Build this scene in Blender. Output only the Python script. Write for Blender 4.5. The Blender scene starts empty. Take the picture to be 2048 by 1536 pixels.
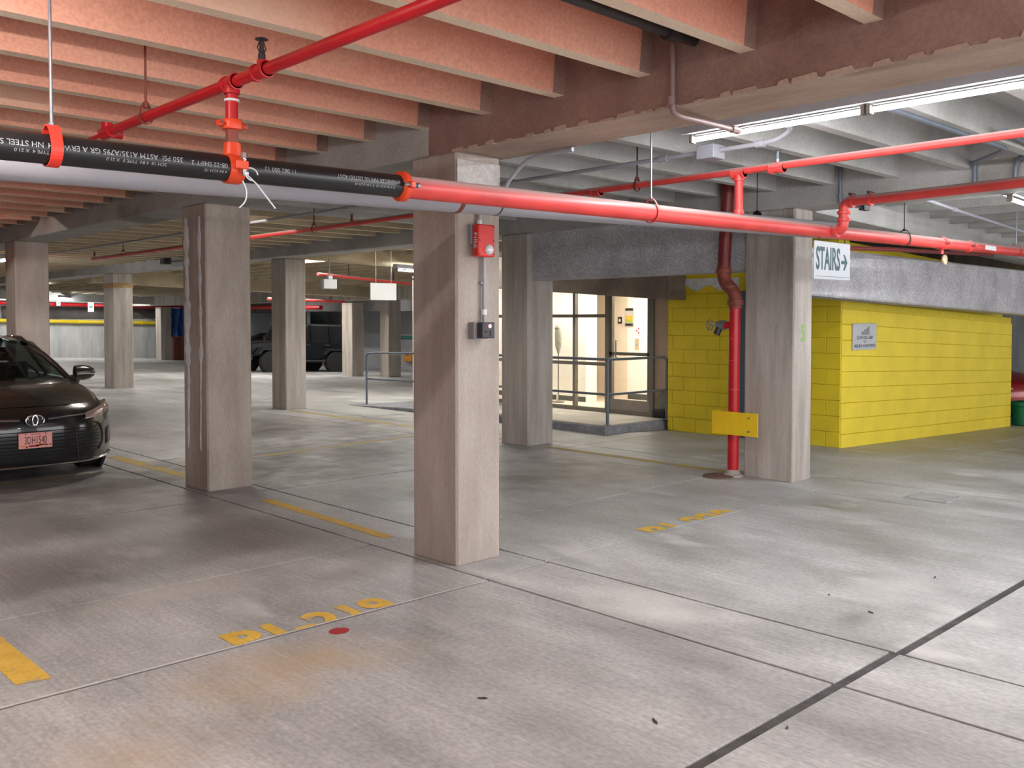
import bpy, bmesh, math, random
from mathutils import Vector, Matrix, Euler
random.seed(7)
S = bpy.context.scene
COL = S.collection

# ------------------------------------------------------------------ camera, world, exposure
F_PX, PITCH, HEAD = 1853.0, math.radians(1.8), math.radians(46.25)   # focal length in px of a 2048 wide frame
cam_d = bpy.data.cameras.new('camera'); cam = bpy.data.objects.new('camera', cam_d); COL.objects.link(cam)
cam_d.sensor_width = 36.0; cam_d.sensor_fit = 'HORIZONTAL'
cam_d.lens = F_PX / 2048 * 36.0
cam_d.shift_y = -(768 - (640 + F_PX * math.tan(PITCH))) / 2048
cam_d.clip_start = 0.05; cam_d.clip_end = 200
cam.location = (-3.918, -4.616, 1.62)
cam.rotation_euler = Euler((math.pi / 2 - PITCH, 0, HEAD - math.pi / 2), 'XYZ')
S.camera = cam
W = bpy.data.worlds.new('world'); S.world = W; W.use_nodes = True
W.node_tree.nodes['Background'].inputs[0].default_value = (0.97, 0.98, 1.0, 1)
W.node_tree.nodes['Background'].inputs[1].default_value = 1.5
S.cycles.max_bounces = 8; S.cycles.diffuse_bounces = 4; S.cycles.glossy_bounces = 3; S.cycles.transmission_bounces = 4
S.view_settings.view_transform = 'Standard'; S.view_settings.look = 'None'
S.view_settings.exposure = 1.2; S.view_settings.gamma = 1.0; S.view_settings.use_curve_mapping = False
LED = 80.0
PINK = 180.0

# ------------------------------------------------------------------ helpers
FALL, FALL_X = 0.034, 6.5
def dz(x):                                   # the whole level falls gently beyond X = 6.5
    return -FALL * (x - FALL_X) if x > FALL_X else 0.0
ORG = {}
class MB:
    def __init__(s): s.v = []; s.f = []; s.m = []; s.mi = 0
    def _add(s, vs, fs):
        o = len(s.v); s.v += [tuple(p) for p in vs]
        for f in fs: s.f.append(tuple(i + o for i in f)); s.m.append(s.mi)
        return s
    def hexa(s, b, t):
        return s._add(list(b) + list(t), [(3, 2, 1, 0), (4, 5, 6, 7), (0, 1, 5, 4), (1, 2, 6, 5), (2, 3, 7, 6), (3, 0, 4, 7)])
    def box(s, x0, x1, y0, y1, z0, z1, warp=False):
        w = dz if warp else (lambda x: 0)
        return s.hexa([(x0, y0, z0 + w(x0)), (x1, y0, z0 + w(x1)), (x1, y1, z0 + w(x1)), (x0, y1, z0 + w(x0))],
                      [(x0, y0, z1 + w(x0)), (x1, y0, z1 + w(x1)), (x1, y1, z1 + w(x1)), (x0, y1, z1 + w(x0))])
    def obox(s, M, sx, sy, sz):
        P = [M @ Vector((a * sx / 2, b * sy / 2, c * sz / 2)) for c in (-1, 1) for a, b in ((-1, -1), (1, -1), (1, 1), (-1, 1))]
        return s.hexa(P[:4], P[4:])
    def tube(s, p0, p1, r, n=14, r2=None, cap=True):
        p0 = Vector(p0); p1 = Vector(p1); d = (p1 - p0).normalized(); r2 = r if r2 is None else r2
        a = d.orthogonal().normalized(); b = d.cross(a)
        vs = []
        for p, rr in ((p0, r), (p1, r2)):
            for i in range(n):
                t = 2 * math.pi * i / n; vs.append(p + (a * math.cos(t) + b * math.sin(t)) * rr)
        fs = [(i, (i + 1) % n, n + (i + 1) % n, n + i) for i in range(n)]
        if cap: fs += [tuple(range(n))[::-1], tuple(range(n, 2 * n))]
        return s._add(vs, fs)
    def path(s, pts, r, n=12, fillet=0.0, cap=True):
        P = [Vector(p) for p in pts]
        if fillet > 0:
            Q = [P[0]]
            for i in range(1, len(P) - 1):
                a = (P[i - 1] - P[i]); b = (P[i + 1] - P[i]); q = min(fillet, a.length * .49, b.length * .49)
                A = P[i] + a.normalized() * q; B = P[i] + b.normalized() * q
                for k in range(7):
                    t = k / 6; Q.append(A.lerp(P[i], t).lerp(P[i].lerp(B, t), t))
            Q.append(P[-1]); P = Q
        vs = []; fs = []; a = None
        for i, p in enumerate(P):
            d = ((P[i + 1] - p).normalized() if i < len(P) - 1 else Vector()) + ((p - P[i - 1]).normalized() if i else Vector())
            d.normalize()
            a = d.orthogonal().normalized() if a is None else (a - d * a.dot(d)).normalized()
            b = d.cross(a)
            for k in range(n):
                t = 2 * math.pi * k / n; vs.append(p + (a * math.cos(t) + b * math.sin(t)) * r)
        for i in range(len(P) - 1):
            for k in range(n):
                fs.append((i * n + k, i * n + (k + 1) % n, (i + 1) * n + (k + 1) % n, (i + 1) * n + k))
        if cap: fs += [tuple(range(n))[::-1], tuple(range((len(P) - 1) * n, len(P) * n))]
        return s._add(vs, fs)
    def lathe(s, M, prof, n=20):
        vs = []; fs = []; k = len(prof)
        for r, z in prof:
            for i in range(n):
                t = 2 * math.pi * i / n; vs.append(M @ Vector((r * math.cos(t), r * math.sin(t), z)))
        for j in range(k - 1):
            for i in range(n): fs.append((j * n + i, j * n + (i + 1) % n, (j + 1) * n + (i + 1) % n, (j + 1) * n + i))
        fs += [tuple(range(n))[::-1], tuple(range((k - 1) * n, k * n))]
        return s._add(vs, fs)
    def grid(s, rows):
        n = len(rows[0]); vs = [p for r in rows for p in r]
        fs = [(i * n + k, i * n + k + 1, (i + 1) * n + k + 1, (i + 1) * n + k) for i in range(len(rows) - 1) for k in range(n - 1)]
        return s._add(vs, fs)
    def prism(s, poly, f, t):                # poly of 2-D points, f maps (a, b, depth) to 3-D
        n = len(poly); vs = [f(a, b, 0) for a, b in poly] + [f(a, b, t) for a, b in poly]
        return s._add(vs, [tuple(range(n))[::-1], tuple(range(n, 2 * n))] + [(i, (i + 1) % n, n + (i + 1) % n, n + i) for i in range(n)])
    def torus(s, M, R, r, n=24, m=8, a0=0, a1=2 * math.pi, sy=1.0):
        full = abs(a1 - a0 - 2 * math.pi) < 1e-6; N = n if full else n + 1
        vs = []; fs = []
        for i in range(N):
            t = a0 + (a1 - a0) * i / n
            for j in range(m):
                u = 2 * math.pi * j / m
                vs.append(M @ Vector(((R + r * math.cos(u)) * math.cos(t), (R + r * math.cos(u)) * math.sin(t) * sy, r * math.sin(u))))
        for i in range(n):
            for j in range(m):
                fs.append((i * m + j, i * m + (j + 1) % m, ((i + 1) % N) * m + (j + 1) % m, ((i + 1) % N) * m + j))
        return s._add(vs, fs)
    def build(s, name, mat, parent=None, bevel=0.0, smooth=False, label=None, org=None):
        o0 = Vector(org if org is not None else ORG.get(parent.name, (0, 0, 0)) if parent else (0, 0, 0))
        me = bpy.data.meshes.new(name)
        me.from_pydata([Vector(p) - o0 for p in s.v], [], s.f)
        bm = bmesh.new(); bm.from_mesh(me)
        bmesh.ops.recalc_face_normals(bm, faces=bm.faces)
        if bevel > 0:
            es = [e for e in bm.edges if len(e.link_faces) == 2 and e.calc_face_angle(0) > 0.6]
            bmesh.ops.bevel(bm, geom=es, offset=bevel, segments=1, affect='EDGES', profile=0.5)
        bm.to_mesh(me); bm.free()
        mats = mat if isinstance(mat, (list, tuple)) else [mat]
        for m in mats: me.materials.append(m)
        if len(mats) > 1 and bevel == 0:
            for p, i in zip(me.polygons, s.m): p.material_index = i
        if smooth:
            for p in me.polygons: p.use_smooth = True
            try: me.set_sharp_from_angle(angle=math.radians(38))
            except Exception: pass
        o = bpy.data.objects.new(name, me); COL.objects.link(o)
        if parent is not None:
            o.parent = parent; ORG[o.name] = tuple(o0)
        else:
            o.location = o0; ORG[o.name] = tuple(o0)
        if label: o['label'] = label
        return o
def tag(o, label=None, cat=None, group=None, kind=None):
    if label: o['label'] = label
    if cat: o['category'] = cat
    if group: o['group'] = group
    if kind: o['kind'] = kind
    return o
def thing(name, label, cat, loc=(0, 0, 0), group=None, local=False, rotz=0.0):
    o = bpy.data.objects.new(name, None); COL.objects.link(o); o.location = loc; o.rotation_euler = (0, 0, rotz)
    o.empty_display_size = .1
    ORG[o.name] = (0, 0, 0) if local else tuple(loc)
    return tag(o, label, cat, group)
def struct(o): o['kind'] = 'structure'; return o
def sempty(name, loc=(0, 0, 0)):
    o = bpy.data.objects.new(name, None); COL.objects.link(o); o.location = loc; ORG[o.name] = tuple(loc); o['kind'] = 'structure'; return o
def inst(src, parent, loc, name=None):
    c = bpy.data.objects.new(name or src.name, src.data); COL.objects.link(c); c.parent = parent; c.location = loc; return c
def copy_tree(o, parent=None):
    c = o.copy(); COL.objects.link(c); c.parent = parent
    for ch in [k for k in bpy.data.objects if k.parent == o]: copy_tree(ch, c)
    return c
def T(x, y, z): return Matrix.Translation((x, y, z))
def RX(a): return Matrix.Rotation(a, 4, 'X')
def RY(a): return Matrix.Rotation(a, 4, 'Y')
def RZ(a): return Matrix.Rotation(a, 4, 'Z')
def text_mesh(txt, size=1.0, xs=1.0, extrude=0.0, align='CENTER', bold=0.0):
    cu = bpy.data.curves.new('lettering', 'FONT'); cu.body = txt; cu.size = size; cu.align_x = align; cu.align_y = 'CENTER'
    cu.extrude = extrude; cu.resolution_u = 3; cu.offset = bold
    o = bpy.data.objects.new('lettering', cu); COL.objects.link(o)
    dg = bpy.context.evaluated_depsgraph_get(); dg.update()
    me = bpy.data.meshes.new_from_object(o.evaluated_get(dg)); bpy.data.objects.remove(o); bpy.data.curves.remove(cu)
    for v in me.vertices: v.co.x *= xs
    return me
def text_obj(name, txt, mat, parent, M, size, xs=1.0, bold=0.0, fn=None, align='CENTER', label=None):
    me = text_mesh(txt, size, xs, 0.0006, align, bold); me.materials.clear(); me.materials.append(mat)
    o0 = Vector(ORG.get(parent.name, (0, 0, 0))) if parent else Vector()
    for v in me.vertices: v.co = (fn(v.co) if fn else M @ v.co) - o0
    o = bpy.data.objects.new(name, me); COL.objects.link(o); o.parent = parent
    if label: o['label'] = label
    return o
# text planes: facing -Y (read along +X), facing -X (read along -Y)
def face_my(x, y, z): return T(x, y, z) @ RX(math.pi / 2)
def face_mx(x, y, z): return T(x, y, z) @ RZ(-math.pi / 2) @ RX(math.pi / 2)

# ------------------------------------------------------------------ materials
def nt(name):
    m = bpy.data.materials.new(name); m.use_nodes = True; t = m.node_tree
    return m, t, t.nodes['Principled BSDF']
def rgb(*c): return (c[0], c[1], c[2], 1)
def srgb(r, g, b):
    f = lambda c: (c / 255 / 12.92) if c / 255 <= .04045 else ((c / 255 + .055) / 1.055) ** 2.4
    return (f(r), f(g), f(b))
def plain(name, c, rough=.5, metal=0.0, var=0.12, scale=9.0, coat=0.0, spec=.5, dust=None):
    m, t, b = nt(name); N = t.nodes; L = t.links
    g = N.new('ShaderNodeNewGeometry'); n = N.new('ShaderNodeTexNoise'); n.inputs['Scale'].default_value = scale; n.inputs['Detail'].default_value = 5
    L.new(g.outputs['Position'], n.inputs['Vector'])
    r = N.new('ShaderNodeValToRGB'); r.color_ramp.elements[0].position = .3; r.color_ramp.elements[1].position = .7
    r.color_ramp.elements[0].color = rgb(*[k * (1 - var) for k in c]); r.color_ramp.elements[1].color = rgb(*[min(1, k * (1 + var)) for k in c])
    L.new(n.outputs['Fac'], r.inputs[0]); col = r.outputs[0]
    if dust:                                  # settled dust on upward faces
        sx = N.new('ShaderNodeSeparateXYZ'); L.new(g.outputs['Normal'], sx.inputs[0])
        mr = N.new('ShaderNodeMapRange'); mr.inputs[1].default_value = .15; mr.inputs[2].default_value = .75; mr.inputs[4].default_value = dust
        L.new(sx.outputs['Z'], mr.inputs[0])
        mx = N.new('ShaderNodeMix'); mx.data_type = 'RGBA'; L.new(mr.outputs[0], mx.inputs[0]); L.new(col, mx.inputs[6]); mx.inputs[7].default_value = rgb(.50, .42, .40)
        col = mx.outputs[2]
    L.new(col, b.inputs['Base Color'])
    b.inputs['Roughness'].default_value = rough; b.inputs['Metallic'].default_value = metal
    b.inputs['Coat Weight'].default_value = coat; b.inputs['Specular IOR Level'].default_value = spec
    return m
def emis(name, c, e):
    m, t, b = nt(name); b.inputs['Base Color'].default_value = rgb(*c); b.inputs['Emission Color'].default_value = rgb(*c)
    b.inputs['Emission Strength'].default_value = e; return m
def glass(name, tint=(1, 1, 1), rough=0.0):
    m, t, b = nt(name); N = t.nodes; L = t.links
    tr = N.new('ShaderNodeBsdfTransparent'); tr.inputs[0].default_value = rgb(*tint); gl = N.new('ShaderNodeBsdfGlossy'); gl.inputs['Roughness'].default_value = .03
    mix = N.new('ShaderNodeMixShader'); lw_ = N.new('ShaderNodeLayerWeight'); lw_.inputs[0].default_value = .5
    pw = N.new('ShaderNodeMath'); pw.operation = 'POWER'; L.new(lw_.outputs['Facing'], pw.inputs[0]); pw.inputs[1].default_value = 5
    fr = N.new('ShaderNodeMath'); fr.operation = 'MULTIPLY_ADD'; L.new(pw.outputs[0], fr.inputs[0]); fr.inputs[1].default_value = .9; fr.inputs[2].default_value = .05
    L.new(fr.outputs[0], mix.inputs[0]); L.new(tr.outputs[0], mix.inputs[1]); L.new(gl.outputs[0], mix.inputs[2])
    L.new(mix.outputs[0], N['Material Output'].inputs[0]); return m
def conc(name, c1, c2, rough=.88, scale=1.3, streak=(1, 1, 1), bump=.25, fine=.10, spots=0.0, patch=None, stains=(), gloss=None, broom=0.0):
    """aged concrete: blotches c1..c2, fine speckle, optional bug-hole spots, a rare patch colour and fixed stains"""
    m, t, b = nt(name); N = t.nodes; L = t.links
    g = N.new('ShaderNodeNewGeometry')
    mp = N.new('ShaderNodeMapping'); mp.inputs['Scale'].default_value = streak; L.new(g.outputs['Position'], mp.inputs[0])
    n1 = N.new('ShaderNodeTexNoise'); n1.inputs['Scale'].default_value = scale; n1.inputs['Detail'].default_value = 5; n1.inputs['Roughness'].default_value = .62
    L.new(mp.outputs[0], n1.inputs['Vector'])
    r = N.new('ShaderNodeValToRGB'); r.color_ramp.elements[0].position = .32; r.color_ramp.elements[1].position = .68
    r.color_ramp.elements[0].color = rgb(*c1); r.color_ramp.elements[1].color = rgb(*c2); L.new(n1.outputs['Fac'], r.inputs[0])
    col = r.outputs[0]
    n2 = N.new('ShaderNodeTexNoise'); n2.inputs['Scale'].default_value = 55; n2.inputs['Detail'].default_value = 2; L.new(mp.outputs[0], n2.inputs['Vector'])
    mr = N.new('ShaderNodeMapRange'); mr.inputs[1].default_value = .3; mr.inputs[2].default_value = .7; mr.inputs[3].default_value = 1 - fine; mr.inputs[4].default_value = 1 + fine
    L.new(n2.outputs['Fac'], mr.inputs[0])
    mu = N.new('ShaderNodeMix'); mu.data_type = 'RGBA'; mu.blend_type = 'MULTIPLY'; mu.inputs[0].default_value = 1
    L.new(col, mu.inputs[6]); L.new(mr.outputs[0], mu.inputs[7]); col = mu.outputs[2]
    if broom:                                 # brushed finish: fine lines along Y
        mb_ = N.new('ShaderNodeMapping'); mb_.inputs['Scale'].default_value = (26, 1.1, 1); mb_.inputs['Rotation'].default_value = (0, 0, .12); L.new(g.outputs['Position'], mb_.inputs[0])
        nb = N.new('ShaderNodeTexNoise'); nb.inputs['Scale'].default_value = 1.6; nb.inputs['Detail'].default_value = 4; nb.inputs['Roughness'].default_value = .7; L.new(mb_.outputs[0], nb.inputs['Vector'])
        q = N.new('ShaderNodeMapRange'); q.inputs[1].default_value = .3; q.inputs[2].default_value = .7; q.inputs[3].default_value = 1 - broom; q.inputs[4].default_value = 1 + broom
        L.new(nb.outputs['Fac'], q.inputs[0])
        mz = N.new('ShaderNodeMix'); mz.data_type = 'RGBA'; mz.blend_type = 'MULTIPLY'; mz.inputs[0].default_value = 1; L.new(col, mz.inputs[6]); L.new(q.outputs[0], mz.inputs[7]); col = mz.outputs[2]
    def over(fac, color, col):
        mx = N.new('ShaderNodeMix'); mx.data_type = 'RGBA'; L.new(fac, mx.inputs[0]); L.new(col, mx.inputs[6]); mx.inputs[7].default_value = rgb(*color); return mx.outputs[2]
    if patch:
        n3 = N.new('ShaderNodeTexNoise'); n3.inputs['Scale'].default_value = patch[1]; n3.inputs['Detail'].default_value = 4
        L.new(mp.outputs[0], n3.inputs['Vector'])
        q = N.new('ShaderNodeMapRange'); q.inputs[1].default_value = patch[2]; q.inputs[2].default_value = patch[2] + .09; q.inputs[4].default_value = patch[3]
        L.new(n3.outputs['Fac'], q.inputs[0]); col = over(q.outputs[0], patch[0], col)
    if spots:
        v = N.new('ShaderNodeTexVoronoi'); v.inputs['Scale'].default_value = 4.5; L.new(g.outputs['Position'], v.inputs['Vector'])
        q = N.new('ShaderNodeMapRange'); q.inputs[1].default_value = .045 * spots; q.inputs[2].default_value = .03 * spots; L.new(v.outputs['Distance'], q.inputs[0])
        col = over(q.outputs[0], [k * .35 for k in c1], col)
    if stains:
        nn = N.new('ShaderNodeTexNoise'); nn.inputs['Scale'].default_value = 3.2; nn.inputs['Detail'].default_value = 4; L.new(g.outputs['Position'], nn.inputs['Vector'])
    for (px, py, pz, rx, ry, color, amt) in stains:          # a stain with its own place, size and ragged edge
        mm = N.new('ShaderNodeVectorMath'); mm.operation = 'SUBTRACT'; L.new(g.outputs['Position'], mm.inputs[0]); mm.inputs[1].default_value = (px, py, pz)
        sc = N.new('ShaderNodeVectorMath'); sc.operation = 'MULTIPLY'; L.new(mm.outputs[0], sc.inputs[0]); sc.inputs[1].default_value = (1 / rx, 1 / ry, 1)
        ln = N.new('ShaderNodeVectorMath'); ln.operation = 'LENGTH'; L.new(sc.outputs[0], ln.inputs[0])
        ad = N.new('ShaderNodeMath'); ad.operation = 'MULTIPLY_ADD'; L.new(nn.outputs['Fac'], ad.inputs[0]); ad.inputs[1].default_value = 1.5; L.new(ln.outputs['Value'], ad.inputs[2])
        q = N.new('ShaderNodeMapRange'); q.inputs[1].default_value = 1.75; q.inputs[2].default_value = .75; q.inputs[4].default_value = amt; L.new(ad.outputs[0], q.inputs[0])
        col = over(q.outputs[0], color, col)
    L.new(col, b.inputs['Base Color']); b.inputs['Roughness'].default_value = rough
    if gloss:
        q = N.new('ShaderNodeMapRange'); q.inputs[1].default_value = .35; q.inputs[2].default_value = .65; q.inputs[3].default_value = gloss[0]; q.inputs[4].default_value = gloss[1]
        L.new(n1.outputs['Fac'], q.inputs[0]); L.new(q.outputs[0], b.inputs['Roughness'])
    if bump:
        ad = N.new('ShaderNodeMath'); ad.operation = 'ADD'; L.new(n1.outputs['Fac'], ad.inputs[0]); L.new(n2.outputs['Fac'], ad.inputs[1])
        bp = N.new('ShaderNodeBump'); bp.inputs['Strength'].default_value = bump; bp.inputs['Distance'].default_value = .01
        L.new(ad.outputs[0], bp.inputs['Height']); L.new(bp.outputs[0], b.inputs['Normal'])
    return m
M = {}
M['floor'] = conc('floor_concrete', srgb(146, 145, 143), srgb(195, 194, 192), rough=.55, scale=1.3, streak=(1, .55, 1), bump=.15, fine=.16, gloss=(.42, .62), broom=.14,
                  patch=(srgb(216, 214, 211), 1.7, .60, .6),
                  stains=((-1.72, -.80, 0, .75, .42, srgb(178, 152, 108), .62), (-2.6, -1.2, 0, .5, .4, srgb(170, 148, 116), .5), (-.3, 4.6, 0, 2.2, 1.5, srgb(92, 84, 76), .8),
                          (2.6, 4.8, 0, 2.9, 1.9, srgb(88, 82, 75), .85), (2.6, 2.2, 0, 1.9, 1.1, srgb(104, 97, 90), .8), 
                          (.85, -2.3, 0, .16, .10, srgb(120, 118, 117), .6), (.22, -.16, 0, .2, .12, srgb(146, 149, 156), .7), (1.6, -2.2, 0, .5, .25, srgb(210, 209, 206), .5), (-.6, .35, 0, .5, .25, srgb(134, 124, 114), .5), (.25, -1.35, 0, .35, .6, srgb(226, 222, 216), .7), (-1.5, .75, 0, .7, .3, srgb(206, 200, 192), .6), (6.2, 3.2, 0, 1.2, .8, srgb(140, 126, 96), .4),
                          (8.2, 8.5, 0, 4, 3, srgb(190, 186, 178), .4), (3.4, 7.6, 0, 2.6, 1.8, srgb(96, 90, 83), .75)))
M['joint'] = conc('joint_filler', srgb(58, 56, 54), srgb(92, 90, 88), rough=.9, scale=6, bump=.3)
M['conc'] = conc('column_concrete', srgb(150, 141, 133), srgb(192, 184, 176), scale=1.8, streak=(3.6, 3.6, .32), bump=.35, spots=.6)
M['conc_warm'] = conc('column_concrete_warm', srgb(156, 143, 133), srgb(185, 174, 165), scale=1.5, streak=(2.6, 2.6, .5), bump=.35, spots=.6)
M['conc_grey'] = conc('ceiling_concrete_grey', srgb(166, 164, 160), srgb(198, 197, 194), scale=1.2, bump=.2, spots=.35)
M['conc_tan'] = conc('ceiling_concrete_tan', srgb(162, 146, 118), srgb(190, 176, 148), scale=1.2, bump=.2)
M['conc_salmon'] = conc('ceiling_concrete_salmon', srgb(214, 148, 124), srgb(228, 170, 146), scale=.8, bump=.18, spots=.75, patch=(srgb(232, 206, 178), .9, .60, .6))  # pinkish lamp light on the near bay is put into this colour
M['conc_cream'] = conc('rib_soffit_cream', srgb(226, 204, 178), srgb(240, 220, 196), scale=1.5, bump=.2)  # bounce light from the floor painted onto the rib bottoms
M['conc_beam'] = conc('beam_concrete_brown', srgb(126, 98, 88), srgb(162, 132, 120), scale=1.6, bump=.35, patch=(srgb(92, 78, 70), .7, .60, .7))
M['conc_far_beam'] = conc('far_beam_concrete', srgb(150, 146, 142), srgb(182, 179, 176), scale=1.1, bump=.3, patch=(srgb(110, 102, 92), .8, .60, .7))
M['conc_under'] = conc('beam_underside', srgb(160, 136, 120), srgb(186, 164, 148), scale=1.3, streak=(3, .8, 1), bump=.4, patch=(srgb(140, 112, 98), 1.1, .58, .7))
M['conc_rough'] = conc('sprayed_rough_concrete', srgb(164, 162, 166), srgb(196, 194, 198), scale=2.5, bump=.9, fine=.28)
M['conc_dark'] = conc('dark_concrete', srgb(70, 68, 68), srgb(100, 98, 97), scale=1.5, bump=.3)
M['conc_wall'] = conc('far_wall_concrete', srgb(160, 162, 162), srgb(200, 202, 202), scale=1.0, streak=(2.5, 2.5, .4), bump=.2)
M['platform'] = conc('platform_paint', srgb(120, 122, 130), srgb(160, 160, 166), scale=5, bump=.9, fine=.3)
M['plat_top'] = conc('platform_top', srgb(176, 168, 156), srgb(200, 192, 180), scale=2, bump=.1)
M['yellow'] = plain('yellow_block_paint', srgb(232, 206, 40), .55, var=.07, scale=2.2)
M['yellow_m'] = plain('yellow_mortar', srgb(222, 198, 44), .7, var=.08)
M['lip'] = conc('pale_cement', srgb(196, 192, 186), srgb(220, 217, 212), scale=6, bump=.2)
M['ypaint'] = conc('yellow_line_paint', srgb(216, 170, 58), srgb(232, 192, 84), rough=.7, scale=7, bump=.1, patch=(srgb(176, 162, 138), 9, .58, .8))
M['ypaint_old'] = conc('worn_yellow_paint', srgb(182, 152, 76), srgb(200, 170, 90), rough=.75, scale=5, bump=.1, patch=(srgb(160, 148, 130), 5, .47, .9))
M['red'] = plain('red_pipe_paint', srgb(212, 66, 62), .42, var=.16, scale=5, dust=.85)
M['red2'] = plain('crimson_pipe_paint', srgb(190, 22, 34), .35, var=.12, scale=4)
M['darkred'] = plain('dark_red_pipe_paint', srgb(120, 34, 34), .4, var=.15)
M['rust'] = plain('rusty_red_iron', srgb(134, 66, 52), .6, var=.25, scale=14)
M['orange'] = plain('orange_coupling', srgb(226, 72, 34), .4, var=.1)
M['hangred'] = plain('bright_red_strap', srgb(236, 60, 46), .45, var=.05)
M['black'] = plain('black_pipe', (.012, .012, .013), .32, var=.2)
M['blackm'] = plain('matt_black', (.016, .016, .017), .6)
M['white'] = plain('white_paint', srgb(226, 228, 230), .5, var=.02)
M['print'] = plain('white_print', srgb(210, 214, 220), .6, var=.05)
M['pvc'] = plain('grey_drain_pipe', srgb(164, 163, 171), .45, var=.06, scale=3)
M['steel'] = plain('galvanised_steel', srgb(150, 156, 164), .38, .7, var=.12, scale=12)
M['brownpipe'] = plain('brown_conduit', srgb(136, 112, 108), .5, var=.1)
M['rail'] = plain('painted_rail', srgb(112, 120, 132), .42, .2, var=.08)
M['alu'] = plain('grey_aluminium', srgb(126, 120, 110), .45, .3, var=.05)
M['darkiron'] = plain('dark_iron', srgb(62, 56, 56), .5, .3, var=.2)
M['gframe'] = plain('grey_door_paint', srgb(84, 96, 110), .5, var=.04)
M['glass'] = glass('clear_glass', (.97, .98, .97))
M['carglass'] = glass('car_glass', (.30, .36, .35))
M['lobby'] = plain('lobby_white_wall', srgb(238, 232, 222), .6, var=.01)
M['lobby_tan'] = plain('lobby_cream_wall', srgb(226, 208, 186), .6, var=.01)
M['tan'] = plain('tan_wall', srgb(188, 166, 146), .7, var=.06)
M['baseb'] = plain('dark_baseboard', srgb(74, 74, 70), .6)
M['teal'] = plain('dark_teal_letters', srgb(16, 74, 78), .5)
M['teal2'] = plain('teal_pipe', srgb(60, 140, 124), .5)
M['ink'] = plain('dark_ink', srgb(42, 42, 54), .6)
M['green'] = plain('green_chalk', srgb(140, 176, 104), .9)
M['tray'] = plain('tray_grey', srgb(150, 152, 158), .5, var=.03)
M['tube'] = emis('led_tube', (.95, .98, 1.0), LED)
M['tube_b'] = emis('led_tube_bright', (1.0, .98, .94), LED * 1.9)  # stronger tube, used only by the added fill lights
M['tube_w'] = emis('warm_tube', (1.0, .92, .87), PINK)
M['lobby_light'] = emis('lobby_light', (1.0, .95, .86), 15)
M['tyre'] = plain('tyre_rubber', (.014, .014, .014), .8)
M['chrome'] = plain('chrome', (.75, .75, .77), .12, 1.0, var=.02)
M['rim'] = plain('alloy_rim', (.35, .35, .37), .3, .9)
M['paint_car'] = plain('dark_bronze_paint', srgb(62, 56, 50), .26, .6, var=.05, coat=.6)
M['paint_black'] = plain('black_car_paint', (.010, .011, .014), .2, .0, coat=.8)
M['paint_red'] = plain('red_car_paint', srgb(150, 24, 28), .25, .2, coat=.6)
M['lamp_lens'] = plain('headlamp_lens', srgb(176, 150, 146), .15, .4, var=.2, scale=18, coat=1.0)
M['plate'] = plain('pinkish_plate', srgb(250, 176, 170), .5, var=.02)  # a white plate, with the pink lamp light put into its colour
M['maroon'] = plain('maroon_letters', srgb(84, 20, 28), .5)
M['flagr'] = plain('flag_red', srgb(170, 24, 30), .5); M['flagy'] = plain('flag_yellow', srgb(230, 150, 60), .5)
M['wood'] = plain('red_brown_wood', srgb(126, 66, 44), .5, var=.25, scale=6)
M['bluetarp'] = plain('blue_tarp', srgb(26, 78, 150), .5, var=.3, scale=8)
M['greentarp'] = plain('dark_green_tarp', srgb(38, 58, 46), .6, var=.25, scale=8)
M['greenbin'] = plain('green_bin_plastic', srgb(20, 120, 84), .5, var=.1)
M['lens'] = plain('strobe_lens', srgb(220, 220, 222), .15, .1, var=.15, scale=60)
M['ledred'] = emis('red_led', (1.0, .12, .10), 5)
M['box_grey'] = plain('grey_enclosure', srgb(140, 136, 140), .5)
M['box_dark'] = plain('charcoal_enclosure', srgb(58, 60, 66), .5)
M['efflo'] = conc('lime_streak', srgb(206, 208, 212), srgb(236, 238, 240), scale=12, bump=.6)
M['interior'] = plain('car_interior', (.02, .022, .022), .8)

# ------------------------------------------------------------------ floor: slabs with recessed joints
floor = struct(MB().box(-10, 6.5, -10, 44, -.30, -.009).box(6.5, 26, -10, 44, -.30, -.009, warp=True).build('floor', M['joint']))
def slab(x0, x1, y0, y1, g=(.006, .006, .006, .006), mat='floor'):
    a0, a1, b0, b1 = x0 + g[0], x1 - g[1], y0 + g[2], y1 - g[3]; c = .002
    xs = [a0, a1]
    if a0 < FALL_X < a1: xs = [a0, FALL_X, a1]
    v = []; n = len(xs)
    mb = MB()
    lo = [(a0, b0), (a1, b0), (a1, b1), (a0, b1)]
    if n == 2:
        bot = [(x, y, -.06 + dz(x)) for x, y in lo]; mid = [(x, y, -c + dz(x)) for x, y in lo]
        top = [(a0 + c, b0 + c, dz(a0)), (a1 - c, b0 + c, dz(a1)), (a1 - c, b1 - c, dz(a1)), (a0 + c, b1 - c, dz(a0))]
        mb._add(bot + mid + top, [(0, 1, 5, 4), (1, 2, 6, 5), (2, 3, 7, 6), (3, 0, 4, 7), (4, 5, 9, 8), (5, 6, 10, 9), (6, 7, 11, 10), (7, 4, 8, 11), (8, 9, 10, 11)])
    else:
        mb.box(a0, FALL_X, b0, b1, -.06, 0).box(FALL_X, a1, b0, b1, -.06, 0, warp=True)
    return mb.build('slab', M[mat], floor)
G = .009
def strip(x0, x1, ys, gx=(G, G)):
    for a, b in zip(ys[:-1], ys[1:]):
        slab(x0, x1, a, b, (gx[0], gx[1], .026 if abs(a + 2.7) < .06 else G, .026 if abs(b + 2.7) < .06 else G))
strip(-10, -5.2, [-10, -6.5, -2.68, -.39, 3.25, 8, 14, 22, 32, 44])
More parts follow.
